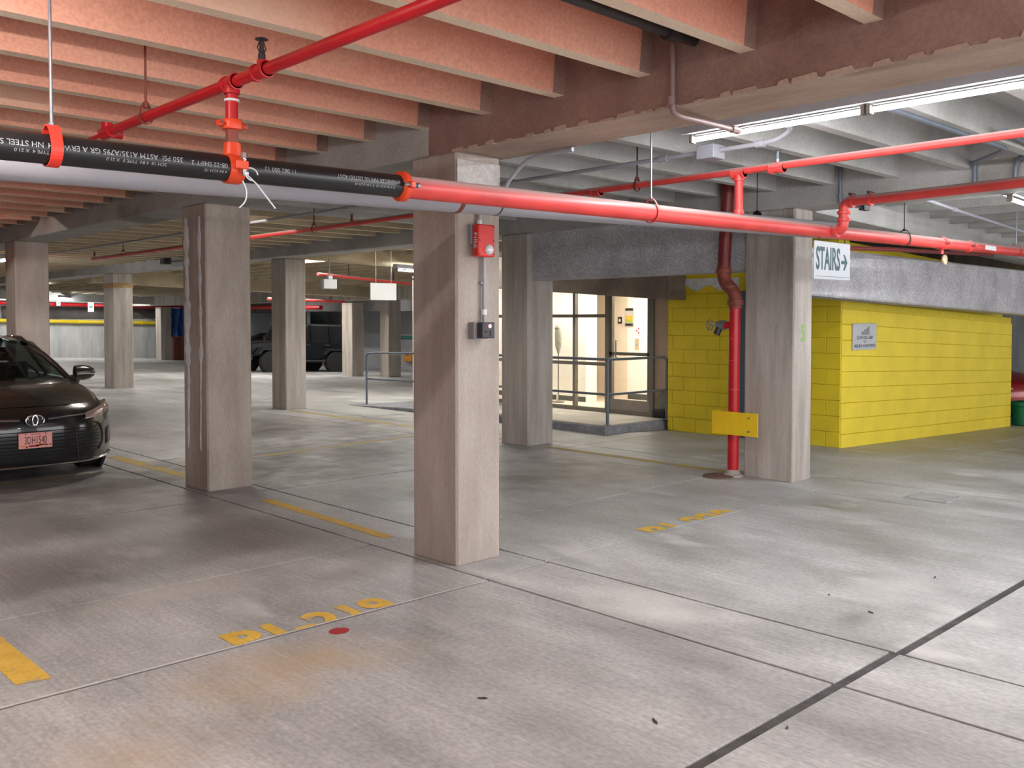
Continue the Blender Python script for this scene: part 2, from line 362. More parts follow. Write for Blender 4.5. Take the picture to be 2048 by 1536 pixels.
strip(-5.2, -.06, [-10, -6.5, -2.68, -.39, .87, 3.25, 7.4, 12, 17, 24, 32, 44])
strip(-.06, .52, [-10, -6.5, -2.68, -.34, 3.35, 9.3, 17, 26, 34, 44], (.012, .012))
strip(.52, 4.18, [-10, -6.5, -2.70, -.31, .88, 3.32, 5.9, 9.6, 13.5, 18, 24, 34, 44])
strip(4.18, 5.04, [-10, -6.5, -2.70, -.29, .92, 3.4, 10.2, 17.6, 26, 34, 44])
strip(5.04, 8.1, [-10, -6.5, -2.72, -.33, .14, 3.4, 8.2, 12.5, 17.5, 24, 34, 44])
strip(8.1, 13, [-10, -6.5, -2.74, -.33, .14, 3.4, 8.2, 12.5, 17.5, 24, 34, 44])
strip(13, 19, [-10, -4, .1, 6, 12, 18, 24, 34, 44])
strip(19, 26, [-10, 0, 10, 20, 30, 44])
# painted marks lie on the slabs
def mark(name, polys, mat='ypaint', label=None, z=.0015):
    mb = MB()
    for p in polys: mb._add([(x, y, z + dz(x)) for x, y in p], [tuple(range(len(p)))])
    return mb.build(name, M[mat], floor, label=label)
mark('paint_stripe', [[(-2.70, -.16), (-2.555, -.185), (-2.56, .3), (-2.565, .72), (-2.70, .74)]], 'ypaint', 'thick yellow stall stripe end')
mark('paint_stripe', [[(.11, .98), (.21, .97), (.27, 2.9), (.17, 2.95)]], 'ypaint', 'yellow stripe between the two near columns')
mark('paint_stripe', [[(.20, 4.35), (.33, 4.3), (.30, 6.6), (.14, 6.6)]], 'ypaint_old', 'worn yellow stripe beyond the left column')
mark('paint_stripe', [[(4.50, .85), (4.62, .85), (4.62, 3.6), (4.48, 3.6)]], 'ypaint_old', 'worn yellow stripe toward the standpipe')
mark('paint_stripe', [[(-4.6, 5.20), (-4.6, 5.28), (-.15, 5.50), (-.15, 5.43)]], 'ypaint_old', 'thin worn yellow bay line under the car')
mark('paint_stripe', [[(.9, 5.28), (.9, 5.36), (4.1, 5.72), (4.1, 5.62)]], 'ypaint_old', 'thin yellow bay line')
mark('paint_stripe', [[(4.62, 4.6), (4.74, 4.6), (4.74, 10.1), (4.62, 10.1)]], 'ypaint_old', 'faded yellow stripe to the middle column')
mark('cement_lip', [[(-5.1, -.388), (-5.1, -.366), (-.12, -.372), (-.12, -.384)]], 'lip', 'pale cement lip along the floor joint', .0008)
mark('paint_dot', [[(-1.264 + .055 * math.cos(k * math.pi / 8), -.54 + .05 * math.sin(k * math.pi / 8)) for k in range(16)]], 'flagr', 'small round red spot')
def stencil(txt, x0, x1, ybot, size, cut, mat, label):
    me = text_mesh(txt, 1.0, 1.0, 0.0, 'LEFT', .045); xs = [v.co.x for v in me.vertices]; ys = [v.co.y for v in me.vertices]
    a, b, c, d = min(xs), max(xs), min(ys), max(ys)
    bm = bmesh.new(); bm.from_mesh(me)
    yc = c + (d - c) * cut
    bmesh.ops.bisect_plane(bm, geom=bm.verts[:] + bm.edges[:] + bm.faces[:], plane_co=(0, yc, 0), plane_no=(0, -1, 0), clear_outer=True)
    for v in bm.verts:
        v.co = Vector((x0 + (v.co.x - a) / (b - a) * (x1 - x0), ybot + (v.co.y - yc) / (d - yc) * size, .002))
    bm.to_mesh(me); bm.free(); me.materials.clear(); me.materials.append(M[mat])
    o = bpy.data.objects.new('stencil_number', me); COL.objects.link(o); o.parent = floor; o['label'] = label
stencil('P1-219', -1.76, -.77, -.375, .20, .38, 'ypaint', 'yellow stencilled bay number P1-219')
stencil('P1-220', 1.70, 2.83, -.285, .16, .52, 'ypaint', 'yellow stencilled bay number P1-220')
cp = thing('cover_plate', 'flat pale grey metal cover plate set in the floor at right', 'cover plate', (4.66, -1.2, 0))
MB().box(4.47, 4.85, -1.40, -1.01, .001, .008).build('plate', plain('cover_metal', srgb(186, 190, 194), .45, .3), cp, bevel=.003)
for a, b in ((4.51, -1.37), (4.81, -1.37), (4.51, -1.04), (4.81, -1.04)):
    MB().tube((a, b, .007), (a, b, .012), .012, 10).build('bolt', M['steel'], cp)
# leaf litter and grit
for i, (x, y, a) in enumerate([(1.17, -2.0, .3), (1.03, -2.32, 1.2), (2.0, -2.28, .2), (-.55, -3.3, 2.0), (-.05, -3.55, .6), (-.95, -2.35, 1.0), (-.62, -2.75, 0.4), (-1.3, -1.7, 2.4)]):
    o = MB(); l = .017 + .006 * (i % 3); w = .004 + .003 * (i % 2)
    R = lambda u, v: (x + u * math.cos(a) - v * math.sin(a), y + u * math.sin(a) + v * math.cos(a))
    pts = [(-l, 0), (-l * .3, w), (l * .5, w * .8), (l, 0), (l * .4, -w), (-l * .4, -w * .8)]
    o._add([R(*p) + (.002 + .004 * (k % 2),) for k, p in enumerate(pts)] + [R(*p) + (.0015,) for p in pts],
           [(0, 1, 2, 3, 4, 5), (11, 10, 9, 8, 7, 6)] + [(k, (k + 1) % 6, 6 + (k + 1) % 6, 6 + k) for k in range(6)])
    ob = o.build('dry_leaf', M['darkiron'], org=(x, y, 0))
    tag(ob, ['tiny dark leaf scrap in the middle of the right-hand slab', 'tiny leaf scrap just left of the floor cross joint', 'tiny leaf scrap near the right edge above the wide joint', 'larger dark leaf scrap low in the middle of the foreground', 'tiny leaf scrap right of the wide dark joint at the bottom',
             'tiny leaf scrap on the foreground slab left of the strip joint', 'tiny leaf scrap on the foreground slab above the bottom edge', 'tiny leaf scrap in front of the red spot and bay number'][i], 'leaf', 'dry leaf scraps on the floor')

# ------------------------------------------------------------------ ceiling: deck, beams, ribs
RB, ZT, BB = 2.91, 3.17, 2.72
ceiling = struct(MB().box(-10, 6.5, -10, 44, ZT, ZT + .15).box(6.5, 26, -10, 44, ZT, ZT + .15, warp=True).build('ceiling', M['conc_grey']))
# soffit panels between the ribs, bay by bay; the near bay's colour holds pink lamp light
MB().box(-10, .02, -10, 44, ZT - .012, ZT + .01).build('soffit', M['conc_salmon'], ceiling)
MB().box(.44, 4.45, -10, 44, ZT - .012, ZT + .01).build('soffit', M['conc_grey'], ceiling)
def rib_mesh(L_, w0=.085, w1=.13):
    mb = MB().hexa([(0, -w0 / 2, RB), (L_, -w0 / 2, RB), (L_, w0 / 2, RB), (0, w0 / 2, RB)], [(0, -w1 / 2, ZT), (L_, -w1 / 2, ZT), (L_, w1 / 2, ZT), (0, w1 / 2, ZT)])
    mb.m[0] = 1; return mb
ya = [-.285 + .6215 * k for k in range(-12, 68)]
def ribs(x0, x1, ys, mat):
    src = None
    for y in ys:
        if src is None: src = rib_mesh(x1 - x0).build('rib', mat, ceiling); src.location = (x0, y, 0)
        else: inst(src, ceiling, (x0, y, 0), 'rib')
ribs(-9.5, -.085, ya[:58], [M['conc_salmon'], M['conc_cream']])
re_ = None
for y in ya[:58]:
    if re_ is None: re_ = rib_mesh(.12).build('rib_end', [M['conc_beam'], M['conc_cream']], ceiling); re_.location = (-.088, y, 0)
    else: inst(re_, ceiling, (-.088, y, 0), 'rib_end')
ribs(.44, 4.45, ya[:22], [M['conc_grey'], M['conc_grey']])
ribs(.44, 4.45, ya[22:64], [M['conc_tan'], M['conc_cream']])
# ribs running the other way in the bays beyond X = 4.9
def ribs_y(xs, y0, y1, mat):
    for x in xs:
        d = dz(x)
        MB().hexa([(x - .043, y0, RB + d), (x + .043, y0, RB + d), (x + .043, y1, RB + d), (x - .043, y1, RB + d)],
                  [(x - .065, y0, ZT + d), (x + .065, y0, ZT + d), (x + .065, y1, ZT + d), (x - .065, y1, ZT + d)]).build('rib', mat, ceiling)
xs_r = [5.25 + .62 * k for k in range(14)]
ribs_y(xs_r, -9, .1, M['conc_grey'])
ribs_y(xs_r, 4.5, 9.8, M['conc_tan'])
ribs_y(xs_r, 10.2, 20.4, M['conc_tan'])
ribs_y(xs_r, 20.8, 38.4, M['conc_tan'])
def beam(x0, x1, y0, y1, z0, mat, z1=ZT, under=None):
    mb = MB()
    if x1 > FALL_X: mb.box(x0, x1, y0, y1, z0, z1, warp=True)
    else: mb.box(x0, x1, y0, y1, z0, z1)
    if under: mb.m[0] = 1; return mb.build('beam', [M[mat], M[under]], ceiling)
    return mb.build('beam', M[mat], ceiling, bevel=.012)
beam(.012, .46, -10, .30, BB, 'conc_beam', under='conc_under')
beam(.012, .46, .30, 44, BB, 'conc_far_beam')
rndb = random.Random(3)
for k in range(34):                                  # broken concrete along the lower beam edge
    y = -5.2 + k * .155 + rndb.random() * .05; w = .05 + .10 * rndb.random(); h = .008 + .016 * rndb.random()
    MB().hexa([(.004, y, BB - .006), (.02 + h, y, BB - .006), (.02 + h, y + w, BB - .006), (.004, y + w, BB - .006)], [(.002, y + .01, BB + h), (.02, y + .01, BB + h), (.02, y + w - .012, BB + h * .7), (.002, y + w - .012, BB + h * .7)]).build('spalled_edge', M['conc_under'], ceiling)
beam(4.44, 4.89, -10, 44, BB + .01, 'conc_far_beam')
beam(14.0, 14.45, -10, 42, 2.55, 'conc')
beam(4.89, 20, .09, .5, BB, 'conc_grey')
beam(4.89, 14, 9.75, 10.2, BB, 'conc_tan')
beam(4.89, 14, 20.4, 20.8, 2.6, 'conc_tan')
beam(4.89, 14, 38.4, 38.8, 2.6, 'conc_grey')

# ------------------------------------------------------------------ columns
def column(x0, y0, wx, wy, top, mat, label, extra=None):
    d = dz(x0)
    t = thing('concrete_column', label, 'column', (x0 + wx / 2, y0 + wy / 2, d), 'concrete columns of the garage')
    MB().box(x0, x0 + wx, y0, y0 + wy, d - .01, top + d).build('shaft', M[mat], t, bevel=.014)
    return t
c_mid = column(0, 0, .39, .47, BB, 'conc_warm', 'nearest square concrete column, carrying the red alarm box')
c_left = column(.02, 3.64, .46, .5, BB, 'conc_warm', 'brown concrete column with white lime streaks, right of the dark sedan')
c_lf = column(0, 9.42, .44, .46, BB, 'conc_warm', 'concrete column standing directly behind the dark sedan')
c_right = column(4.44, .08, .36, .56, BB + .01, 'conc', 'concrete column beside the red standpipe, marked with a green 5')
c_r2 = column(4.42, 3.80, .47, .5, BB + .01, 'conc', 'concrete column left of the lit lobby glass, under the rough grey downstand')
c_3 = column(4.67, 10.25, .42, .5, BB + .01, 'conc', 'middle-distance concrete column in front of the black off-road car front')
c_4 = column(4.42, 17.7, .46, .62, BB + .01, 'conc', 'pale concrete column with a brown band near its top')
c_5 = column(13.3, 20.95, .45, .6, 2.42, 'conc', 'far concrete column hiding the rear door of the black off-road car')
c_6 = column(14.3, 20.3, .5, .5, 2.55, 'conc', 'far concrete column behind the hanging white board and the ramp rail')
c_7 = column(14.3, 38.3, .5, .6, 2.5, 'conc', 'pale far column beside the blue tarp')
c_8 = column(4.45, 25.3, .45, .5, BB + .01, 'conc', 'far column just visible right of the one behind the sedan')
MB().box(4.415, 4.885, 17.695, 18.325, 2.38, 2.50).build('stain_band', conc('rust_band', srgb(150, 118, 84), srgb(178, 146, 110), scale=6), c_4)
MB().box(.006, .384, -.004, .0, 2.50, 2.665).build('patch_plate', conc('mortar_patch', srgb(176, 168, 164), srgb(206, 200, 196), scale=7), c_mid)
for (ya_, yb_, w) in ((3.75, 3.79, .036), (4.04, 4.08, .062)):           # lime run-offs on the left face
    mb = MB(); rnd = random.Random(int(ya_ * 100)); z = 2.6; rows = []
    yy = (ya_ + yb_) / 2
    while z > .35:
        ww = w * (.45 + .8 * rnd.random()) * (1 if z > 1.2 else .45); yy += (rnd.random() - .5) * .012
        rows.append([(.0185, yy + ww, z), (.013, yy, z), (.0185, yy - ww, z)]); z -= .06
    mb.grid(rows).build('lime_streak', M['efflo'], c_left)
text_obj('painted_number', '5', M['green'], c_right, face_my(4.62, .078, 1.48), .23, .8, bold=.006, label='small green hand-painted 5')

# ------------------------------------------------------------------ downstands over the lobby and the yellow wall
struct(MB().box(4.50, 4.82, .60, 3.85, 2.13, 2.76).build('wall_downstand', M['conc_rough'], bevel=.02))
sp = MB().hexa([(4.82, .32, 1.895), (14.2, .32, 1.64), (14.2, .62, 1.64), (4.82, .62, 1.895)], [(4.82, .32, 2.40), (14.2, .32, 2.39), (14.2, .62, 2.39), (4.82, .62, 2.40)])
struct(sp.build('wall_ramp_edge', M['conc_rough'], bevel=.02))
hd = MB().hexa([(6.95, 3.46, 1.91), (7.46, 3.46, 1.91), (7.46, 8.2, 2.24), (6.95, 8.2, 2.24)], [(6.95, 3.46, 2.7), (7.46, 3.46, 2.7), (7.46, 8.2, 2.7), (6.95, 8.2, 2.7)])
struct(hd.build('wall_header', conc('header_concrete', srgb(104, 92, 82), srgb(136, 122, 108), scale=2, bump=.5), bevel=.012))

# ------------------------------------------------------------------ yellow block walls (each block its own piece)
wy = struct(MB().box(7.36, 7.66, 1.10, 3.78, -.1, 2.7).box(7.40, 13.6, 1.06, 1.35, -.1, 1.90, warp=True).build('wall_yellow', M['yellow_m']))
BH, BL, J = .2032, .4064, .0025
def block_mesh(along_x, ln):
    d = .020; mb = MB(); c = .004
    if along_x:
        s0 = FALL * ln
        mb._add([(J, 0, J), (ln - J, 0, J), (ln - J, 0, BH - J), (J, 0, BH - J), (J + c, -c, J + c), (ln - J - c, -c, J + c), (ln - J - c, -c, BH - J - c), (J + c, -c, BH - J - c),
                 (J, d, J), (ln - J, d, J), (ln - J, d, BH - J), (J, d, BH - J)],
                [(4, 5, 6, 7), (0, 1, 5, 4), (1, 2, 6, 5), (2, 3, 7, 6), (3, 0, 4, 7), (8, 9, 1, 0), (9, 10, 2, 1), (10, 11, 3, 2), (11, 8, 0, 3)])
        mb.v = [(x, y, z - FALL * x) for x, y, z in mb.v]
    else:
        mb._add([(0, J, J), (0, ln - J, J), (0, ln - J, BH - J), (0, J, BH - J), (-c, J + c, J + c), (-c, ln - J - c, J + c), (-c, ln - J - c, BH - J - c), (-c, J + c, BH - J - c),
                 (d, J, J), (d, ln - J, J), (d, ln - J, BH - J), (d, J, BH - J)],
                [(7, 6, 5, 4), (4, 5, 1, 0), (5, 6, 2, 1), (6, 7, 3, 2), (7, 4, 0, 3), (0, 1, 9, 8), (1, 2, 10, 9), (2, 3, 11, 10), (3, 0, 8, 11)])
    return mb
cache = {}
def block(along_x, ln, loc):
    k = (along_x, round(ln, 3))
    if k not in cache:
        o = block_mesh(along_x, ln).build('block', M['yellow'], wy); cache[k] = o; o.location = loc
    else: inst(cache[k], wy, loc, 'block')
X0, Y0 = 7.355, 1.05
for c in range(9):                                     # long wall, face to -Y
    x = X0; first = BL if c % 2 == 0 else BL / 2
    while x < 13.58:
        ln = min(first, 13.6 - x); first = BL
        if ln > .05: block(True, ln, (x, Y0 - .006, -.05 + dz(x) + c * BH + .02))
        x += ln
for c in range(13):                                    # return wall, face to -X
    y = Y0; first = BL / 2 if c % 2 == 0 else BL
    while y < 3.77:
        ln = min(first, 3.78 - y); first = BL
        y1 = y + ln
        door_gap = y1 > 1.50 and y < 2.50 and c < 10
        if door_gap:
            if y < 1.50: block(False, 1.50 - y, (X0 - .006, y, -.03 + c * BH))
            if y1 > 2.50: block(False, y1 - 2.50, (X0 - .006, 2.50, -.03 + c * BH))
        elif ln > .05: block(False, ln, (X0 - .006, y, -.03 + c * BH))
        y += ln
struct(MB().box(7.7, 14.2, 1.40, 1.6, 1.55, 2.75, warp=True).build('wall_upper_yellow', M['yellow'])) 
d2 = struct(MB().box(7.345, 7.40, 1.56, 2.44, -.02, 1.96).build('door_2', M['gframe'], bevel=.004))
MB().box(7.30, 7.40, 1.49, 1.57, -.03, 2.02).build('door_frame', M['gframe'], d2, bevel=.004)
MB().box(7.30, 7.40, 2.43, 2.51, -.03, 2.02).build('door_frame', M['gframe'], d2, bevel=.004)
MB().box(7.30, 7.40, 1.57, 2.43, 1.95, 2.02).build('door_frame', M['gframe'], d2, bevel=.004)
MB().tube((7.33, 2.34, .98), (7.29, 2.34, .98), .012).box(7.275, 7.29, 2.22, 2.36, .97, .99).build('door_handle', M['steel'], d2)
# pale lime deposit at the top of the yellow wall under the downstand
MB().grid([[(7.335, 2.55 + .11 * k, 2.08 + .05 * math.sin(k * 1.7) - (.05 if k in (0, 9) else 0)) for k in range(10)], [(7.334, 2.55 + .11 * k, 2.22) for k in range(10)]]).build('lime_patch', M['efflo'], wy)

# ------------------------------------------------------------------ lobby: platform, ramp, glass front, room behind
pl = struct(MB().box(6.03, 7.52, 3.87, 6.6, -.05, .115).build('floor_platform', M['platform'], bevel=.012))
MB().box(6.06, 7.50, 3.90, 6.6, .11, .128).build('platform_top', M['plat_top'], pl)
MB().hexa([(6.03, 6.6, -.05), (7.52, 6.6, -.05), (7.52, 10.3, -.05), (6.03, 10.3, -.05)], [(6.03, 6.6, .125), (7.52, 6.6, .11), (7.52, 10.3, -.02), (6.03, 10.3, .004)]).build('ramp', M['platform'], pl, bevel=.008)
lw = MB()
struct(MB().box(7.5, 7.62, 3.78, 4.14, .1, 2.6).build('wall_tan', M['tan']))
tp = thing('rubble_pad', 'small grey ragged pad leaning on the tan wall by the lobby door', 'pad', (7.48, 3.98, .12))
MB()._add([(7.495, 3.84, .29), (7.495, 4.06, .27), (7.495, 4.10, .42), (7.495, 3.98, .55), (7.495, 3.88, .50), (7.46, 3.84, .28), (7.46, 4.06, .26), (7.47, 4.10, .42), (7.475, 3.98, .55), (7.47, 3.88, .50)],
          [(0, 1, 2, 3, 4), (9, 8, 7, 6, 5), (0, 5, 6, 1), (1, 6, 7, 2), (2, 7, 8, 3), (3, 8, 9, 4), (4, 9, 5, 0)]).build('pad', plain('grey_green_pad', srgb(128, 126, 112), .9), tp)
bm_ = thing('door_mat_box', 'low black box on the platform beside the lobby door', 'box', (7.455, 4.0, .128))
MB().box(7.42, 7.492, 3.88, 4.13, .128, .25).build('body', M['blackm'], bm_, bevel=.012)
MB().box(7.417, 7.495, 3.877, 4.133, .225, .24).build('lid_rim', M['box_dark'], bm_)
# lobby room
struct(MB().box(7.62, 11.5, 3.9, 10.2, .05, .125).build('floor_lobby', plain('lobby_tile', srgb(206, 190, 168), .35, var=.03, scale=2)))
struct(MB().box(7.5, 11.5, 3.9, 10.2, 2.42, 2.5).build('ceiling_lobby', M['lobby']))
wl = struct(MB().box(11.3, 11.5, 3.9, 10.2, .1, 2.45).build('wall_lobby_back', M['lobby']))
struct(MB().box(7.62, 11.5, 3.80, 3.92, .1, 2.45).build('wall_lobby_right', M['lobby']))
struct(MB().box(7.5, 11.5, 9.9, 10.2, .1, 2.45).build('wall_lobby_left', M['lobby']))
struct(MB().box(8.7, 9.0, 6.62, 9.9, .1, 2.45).build('wall_lobby_stub', M['lobby']))
struct(MB().box(9.8, 10.0, 3.92, 6.55, .1, 2.45).build('wall_lobby_white', M['lobby']))
struct(MB().box(9.8, 10.0, 6.55, 9.9, .1, 2.45).build('wall_lobby_cream', M['lobby_tan']))
struct(MB().box(8.685, 8.7, 7.36, 9.9, .125, .215).build('baseboard_lobby', M['baseb']))
struct(MB().box(8.685, 8.7, 6.62, 7.30, .125, .215).build('baseboard_lobby_stub', M['baseb']))
struct(MB().box(9.785, 9.8, 5.9, 6.53, .125, .23).build('baseboard_lobby_back', M['baseb']))
for lab, x, y in (('bright square ceiling light just inside the lobby door', 8.1, 4.9), ('bright square ceiling light behind the lobby panes', 8.1, 6.4), ('bright square ceiling light deep in the lobby', 9.2, 5.6), ('bright square ceiling light at the left end of the lobby', 8.1, 8.2)):
    lt = thing('lobby_ceiling_panel', lab, 'ceiling light', (x, y, 2.42), 'lobby ceiling lights')
    MB().box(x - .3, x + .3, y - .3, y + .3, 2.40, 2.42).build('diffuser', M['lobby_light'], lt)
    MB().box(x - .32, x + .32, y - .32, y - .3, 2.39, 2.42).box(x - .32, x + .32, y + .3, y + .32, 2.39, 2.42).box(x - .32, x - .3, y - .3, y + .3, 2.39, 2.42).box(x + .3, x + .32, y - .3, y + .3, 2.39, 2.42).build('frame', M['white'], lt)
# glass front: frame members and panes
wf = struct(MB().box(7.47, 7.55, 3.9 + .24, 9.9, .128, .195).build('window_1', M['alu']))
for (ya_, yb_) in ((5.77, 5.82), (6.46, 6.52), (7.3, 7.38), (8.2, 8.28), (9.2, 9.28)):
    MB().box(7.47, 7.55, ya_, yb_, .19, 2.3).build('mullion', M['alu'], wf)
MB().box(7.46, 7.56, 5.03, 5.11, .128, 2.3).build('mullion', M['alu'], wf)
for z in (1.66, .88):
    MB().box(7.475, 7.545, 5.11, 9.9, z, z + .055).build('transom', M['alu'], wf)
MB().box(7.47, 7.55, 4.14, 9.9, 2.28, 2.36).build('transom', M['alu'], wf)
ed = [5.11, 5.77, 5.82, 6.46, 6.52, 7.3, 7.38, 8.2, 8.28, 9.2, 9.28, 9.9]
for i in range(0, 12, 2):
    for z0, z1 in ((.195, .88), (.935, 1.66), (1.715, 2.28)):
        MB().box(7.505, 7.515, ed[i], ed[i + 1], z0, z1).build('pane', M['glass'], wf)
d1 = struct(MB().box(7.46, 7.56, 4.14, 4.22, .128, 2.3).build('door_1', M['alu']))
MB().box(7.48, 7.54, 4.22, 5.03, .135, .36).build('kick_plate', plain('kick_plate', srgb(150, 142, 132), .5, .2), d1)
MB().box(7.48, 7.54, 4.22, 5.03, 1.06, 1.11).build('mid_rail', M['alu'], d1)
MB().box(7.48, 7.54, 4.98, 5.03, .36, 2.28).build('stile', M['alu'], d1)
MB().box(7.48, 7.54, 4.22, 4.27, .36, 2.28).build('stile', M['alu'], d1)
for z0, z1 in ((.36, 1.06), (1.11, 2.28)): MB().box(7.505, 7.515, 4.27, 4.98, z0, z1).build('pane', M['glass'], d1)
MB().path([(7.47, 4.85, 1.02), (7.42, 4.85, 1.02), (7.42, 4.85, 1.30), (7.47, 4.85, 1.30)], .012, 8, .03).build('door_handle', M['steel'], d1)
# things in the lobby
po = thing('framed_notice', 'framed notice with black bars and an orange picture on the white lobby wall', 'notice', (9.79, 6.49, 1.5))
MB().box(9.775, 9.799, 6.38, 6.60, 1.50, 1.85).build('frame', plain('notice_frame', srgb(190, 182, 172), .5), po)
for z in (1.795, 1.51): MB().box(9.770, 9.776, 6.40, 6.58, z, z + .045).build('bar', M['blackm'], po)
MB().box(9.770, 9.776, 6.41, 6.57, 1.63, 1.70).build('picture', plain('orange_print', srgb(230, 160, 60), .6), po)
MB().box(9.770, 9.776, 6.41, 6.57, 1.575, 1.63).build('picture', plain('olive_print', srgb(170, 176, 60), .6), po)
cpn = thing('call_panel', 'small square black call panel left of the framed notice', 'call panel', (9.79, 6.72, 1.6))
MB().box(9.78, 9.799, 6.68, 6.77, 1.55, 1.68).build('plate', M['blackm'], cpn); MB().box(9.775, 9.781, 6.705, 6.745, 1.59, 1.64).build('button', M['white'], cpn)
pn = thing('wall_plate', 'tall beige switch plate on the white lobby wall', 'switch plate', (9.79, 6.31, 1.1))
MB().box(9.785, 9.799, 6.27, 6.36, 1.06, 1.27).build('plate', plain('beige_plate', srgb(190, 172, 140), .5), pn); MB().box(9.78, 9.786, 6.30, 6.33, 1.13, 1.17).build('button', M['steel'], pn)
em = thing('red_notice', 'small red and white round notice on the lobby wall', 'notice', (9.79, 6.29, 1.42))
MB().box(9.788, 9.799, 6.23, 6.35, 1.34, 1.50).build('sheet', M['white'], em)
for q in range(3): MB().tube((9.7885, 6.29 + .03 * math.cos(q * 2.1), 1.42 + .045 * math.sin(q * 2.1)), (9.785, 6.29 + .03 * math.cos(q * 2.1), 1.42 + .045 * math.sin(q * 2.1)), .018, 10).build('red_mark', M['flagr'], em)
os_ = thing('pole_sign', 'grey rounded signal head on a thin pole behind the lobby glass', 'signal head', (8.3, 6.93, .125))
MB().lathe(T(8.3, 6.93, .125), [(.11, 0), (.11, .02), (.02, .035)], 16).build('base', M['alu'], os_)
MB().tube((8.3, 6.93, .14), (8.3, 6.93, 1.1), .012, 10).build('pole', M['alu'], os_)
hd_ = MB().lathe(T(8.3, 6.93, 1.02) @ Matrix.Diagonal((.5, 1, 1, 1)), [(.03, 0), (.045, .06), (.075, .12), (.085, .3), (.085, .45), (.06, .52), (.02, .54)], 16).build('head', plain('weathered_grey', srgb(178, 176, 160), .7, var=.2, scale=25), os_, smooth=True)
for q in (-.03, .03): MB().tube((8.25, 6.93 + q, 1.47), (8.262, 6.93 + q, 1.47), .016, 10).build('eye', M['alu'], hd_)
# ramp railing
hr = thing('ramp_railing', 'blue-grey pipe railing around the lobby platform and ramp', 'railing', (6.13, 3.92, .128))
ZR = 1.06
MB().path([(6.27, 10.03, .0), (6.27, 10.03, .98), (6.27, 9.8, 1.0), (6.14, 6.6, 1.06), (6.13, 3.92, ZR)], .021, 12, .09).build('top_rail', M['rail'], hr, smooth=True)
MB().path([(6.13, 3.92, ZR), (7.38, 3.82, ZR + .005), (7.38, 3.82, .12)], .021, 12, .09).build('top_rail', M['rail'], hr, smooth=True)
MB().path([(6.27, 10.03, .50), (6.14, 6.6, .56), (6.13, 3.92, .56), (7.38, 3.82, .57)], .018, 12).build('mid_rail', M['rail'], hr, smooth=True)
for p in ((6.13, 3.92, .12), (6.14, 6.6, .1)): MB().tube(p, (p[0], p[1], ZR), .023, 12).build('post', M['rail'], hr, smooth=True)
for p in ((6.13, 3.92, .126), (7.38, 3.82, .126), (6.27, 10.03, .004)): MB().lathe(T(*p), [(.055, 0), (.055, .008), (.03, .012)], 14).build('foot_flange', M['rail'], hr)

# ------------------------------------------------------------------ outer walls
struct(MB().box(-10, 19.4, 42, 42.3, -.6, 3.2).build('wall_far', M['conc_wall']))
struct(MB().box(19, 19.3, 12, 42, -.8, 3.0).build('wall_side', plain('grey_block_paint', srgb(172, 174, 180), .7, var=.08, scale=1.5)))
struct(MB().box(25.6, 25.9, -10, 12, -1, 3.0).build('wall_east', M['conc_wall']))
struct(MB().box(19, 25.9, 11.8, 12, -1, 3.0).build('wall_north', M['conc_wall']))
struct(MB().box(-10.2, -10, -10, 42.3, -.3, 3.3).build('wall_west', M['conc_wall']))
struct(MB().box(8.5, 19, 41.9, 42, 1.72, 2.25).build('trim_1', M['conc_dark']))
struct(MB().box(16.9, 17.6, 22, 38, 1.95, 2.62).build('trim_2', M['conc_dark']))

# ------------------------------------------------------------------ light fittings
def fixture(label, p0, p1, n=1, mat='tube', group='LED strip lights'):
    p0 = Vector(p0); p1 = Vector(p1); d = (p1 - p0).normalized(); Lg = (p1 - p0).length
    t = thing('strip_light', label, 'strip light', tuple((p0 + p1) / 2), group)
    X = d; Z = Vector((0, 0, 1)); Y = Z.cross(X)
    def A(u, w, z): return p0 + X * u + Y * w + Vector((0, 0, z))
    mb = MB()                                          # gear tray: trapezoid section
    pr = [(-.055, .030), (-.06, .036), (-.06, .105), (.06, .105), (.06, .036), (.055, .030)]
    n8 = len(pr)
    mb._add([A(-.03, a, b) for a, b in pr] + [A(Lg + .03, a, b) for a, b in pr], [tuple(range(n8))[::-1], tuple(range(n8, 2 * n8))] + [(i, (i + 1) % n8, n8 + (i + 1) % n8, n8 + i) for i in range(n8)])
    mb.build('housing', M['tray'], t)
    seg = Lg / n
    for k in range(n):
        a = k * seg + .03; b = (k + 1) * seg - .03
        tb = MB(); tk = MB(); nn = 20
        for q in range(nn):
            a0 = 2 * math.pi * q / nn; a1 = 2 * math.pi * (q + 1) / nn; am = (a0 + a1) / 2
            (tk if math.sin(am) > .45 else tb)._add([A(a, .019 * math.cos(a0), .019 * math.sin(a0)), A(a, .019 * math.cos(a1), .019 * math.sin(a1)), A(b, .019 * math.cos(a1), .019 * math.sin(a1)), A(b, .019 * math.cos(a0), .019 * math.sin(a0))], [(0, 1, 2, 3)])
        to = tb.build('tube', M[mat], t); tk.build('tube_back', M['alu'], to)
        for q in (a - .012, b + .012):
            MB().obox(Matrix.Translation(A(q, 0, .012)), .022 if abs(d.x) > .5 else .045, .045 if abs(d.x) > .5 else .022, .075).build('lamp_holder', M['alu'], t)
    return t
fixture('two-tube LED strip light hung under the grey ribs at upper right', (1.15, -1.01, 2.80), (1.15, -3.40, 2.80), 2)
fixture('LED strip light continuing the row nearest the camera, out of view', (1.15, -3.50, 2.80), (1.15, -5.89, 2.80), 2)
fixture('LED strip light at the right edge beyond the second red branch pipe', (4.98, -1.70, 2.70), (6.2, -1.70, 2.66), 1)
fixture('LED strip light beyond the right edge of the photograph', (5.6, -4.2, 2.72), (6.8, -4.2, 2.68), 1)  # unseen light added as fill for the right side
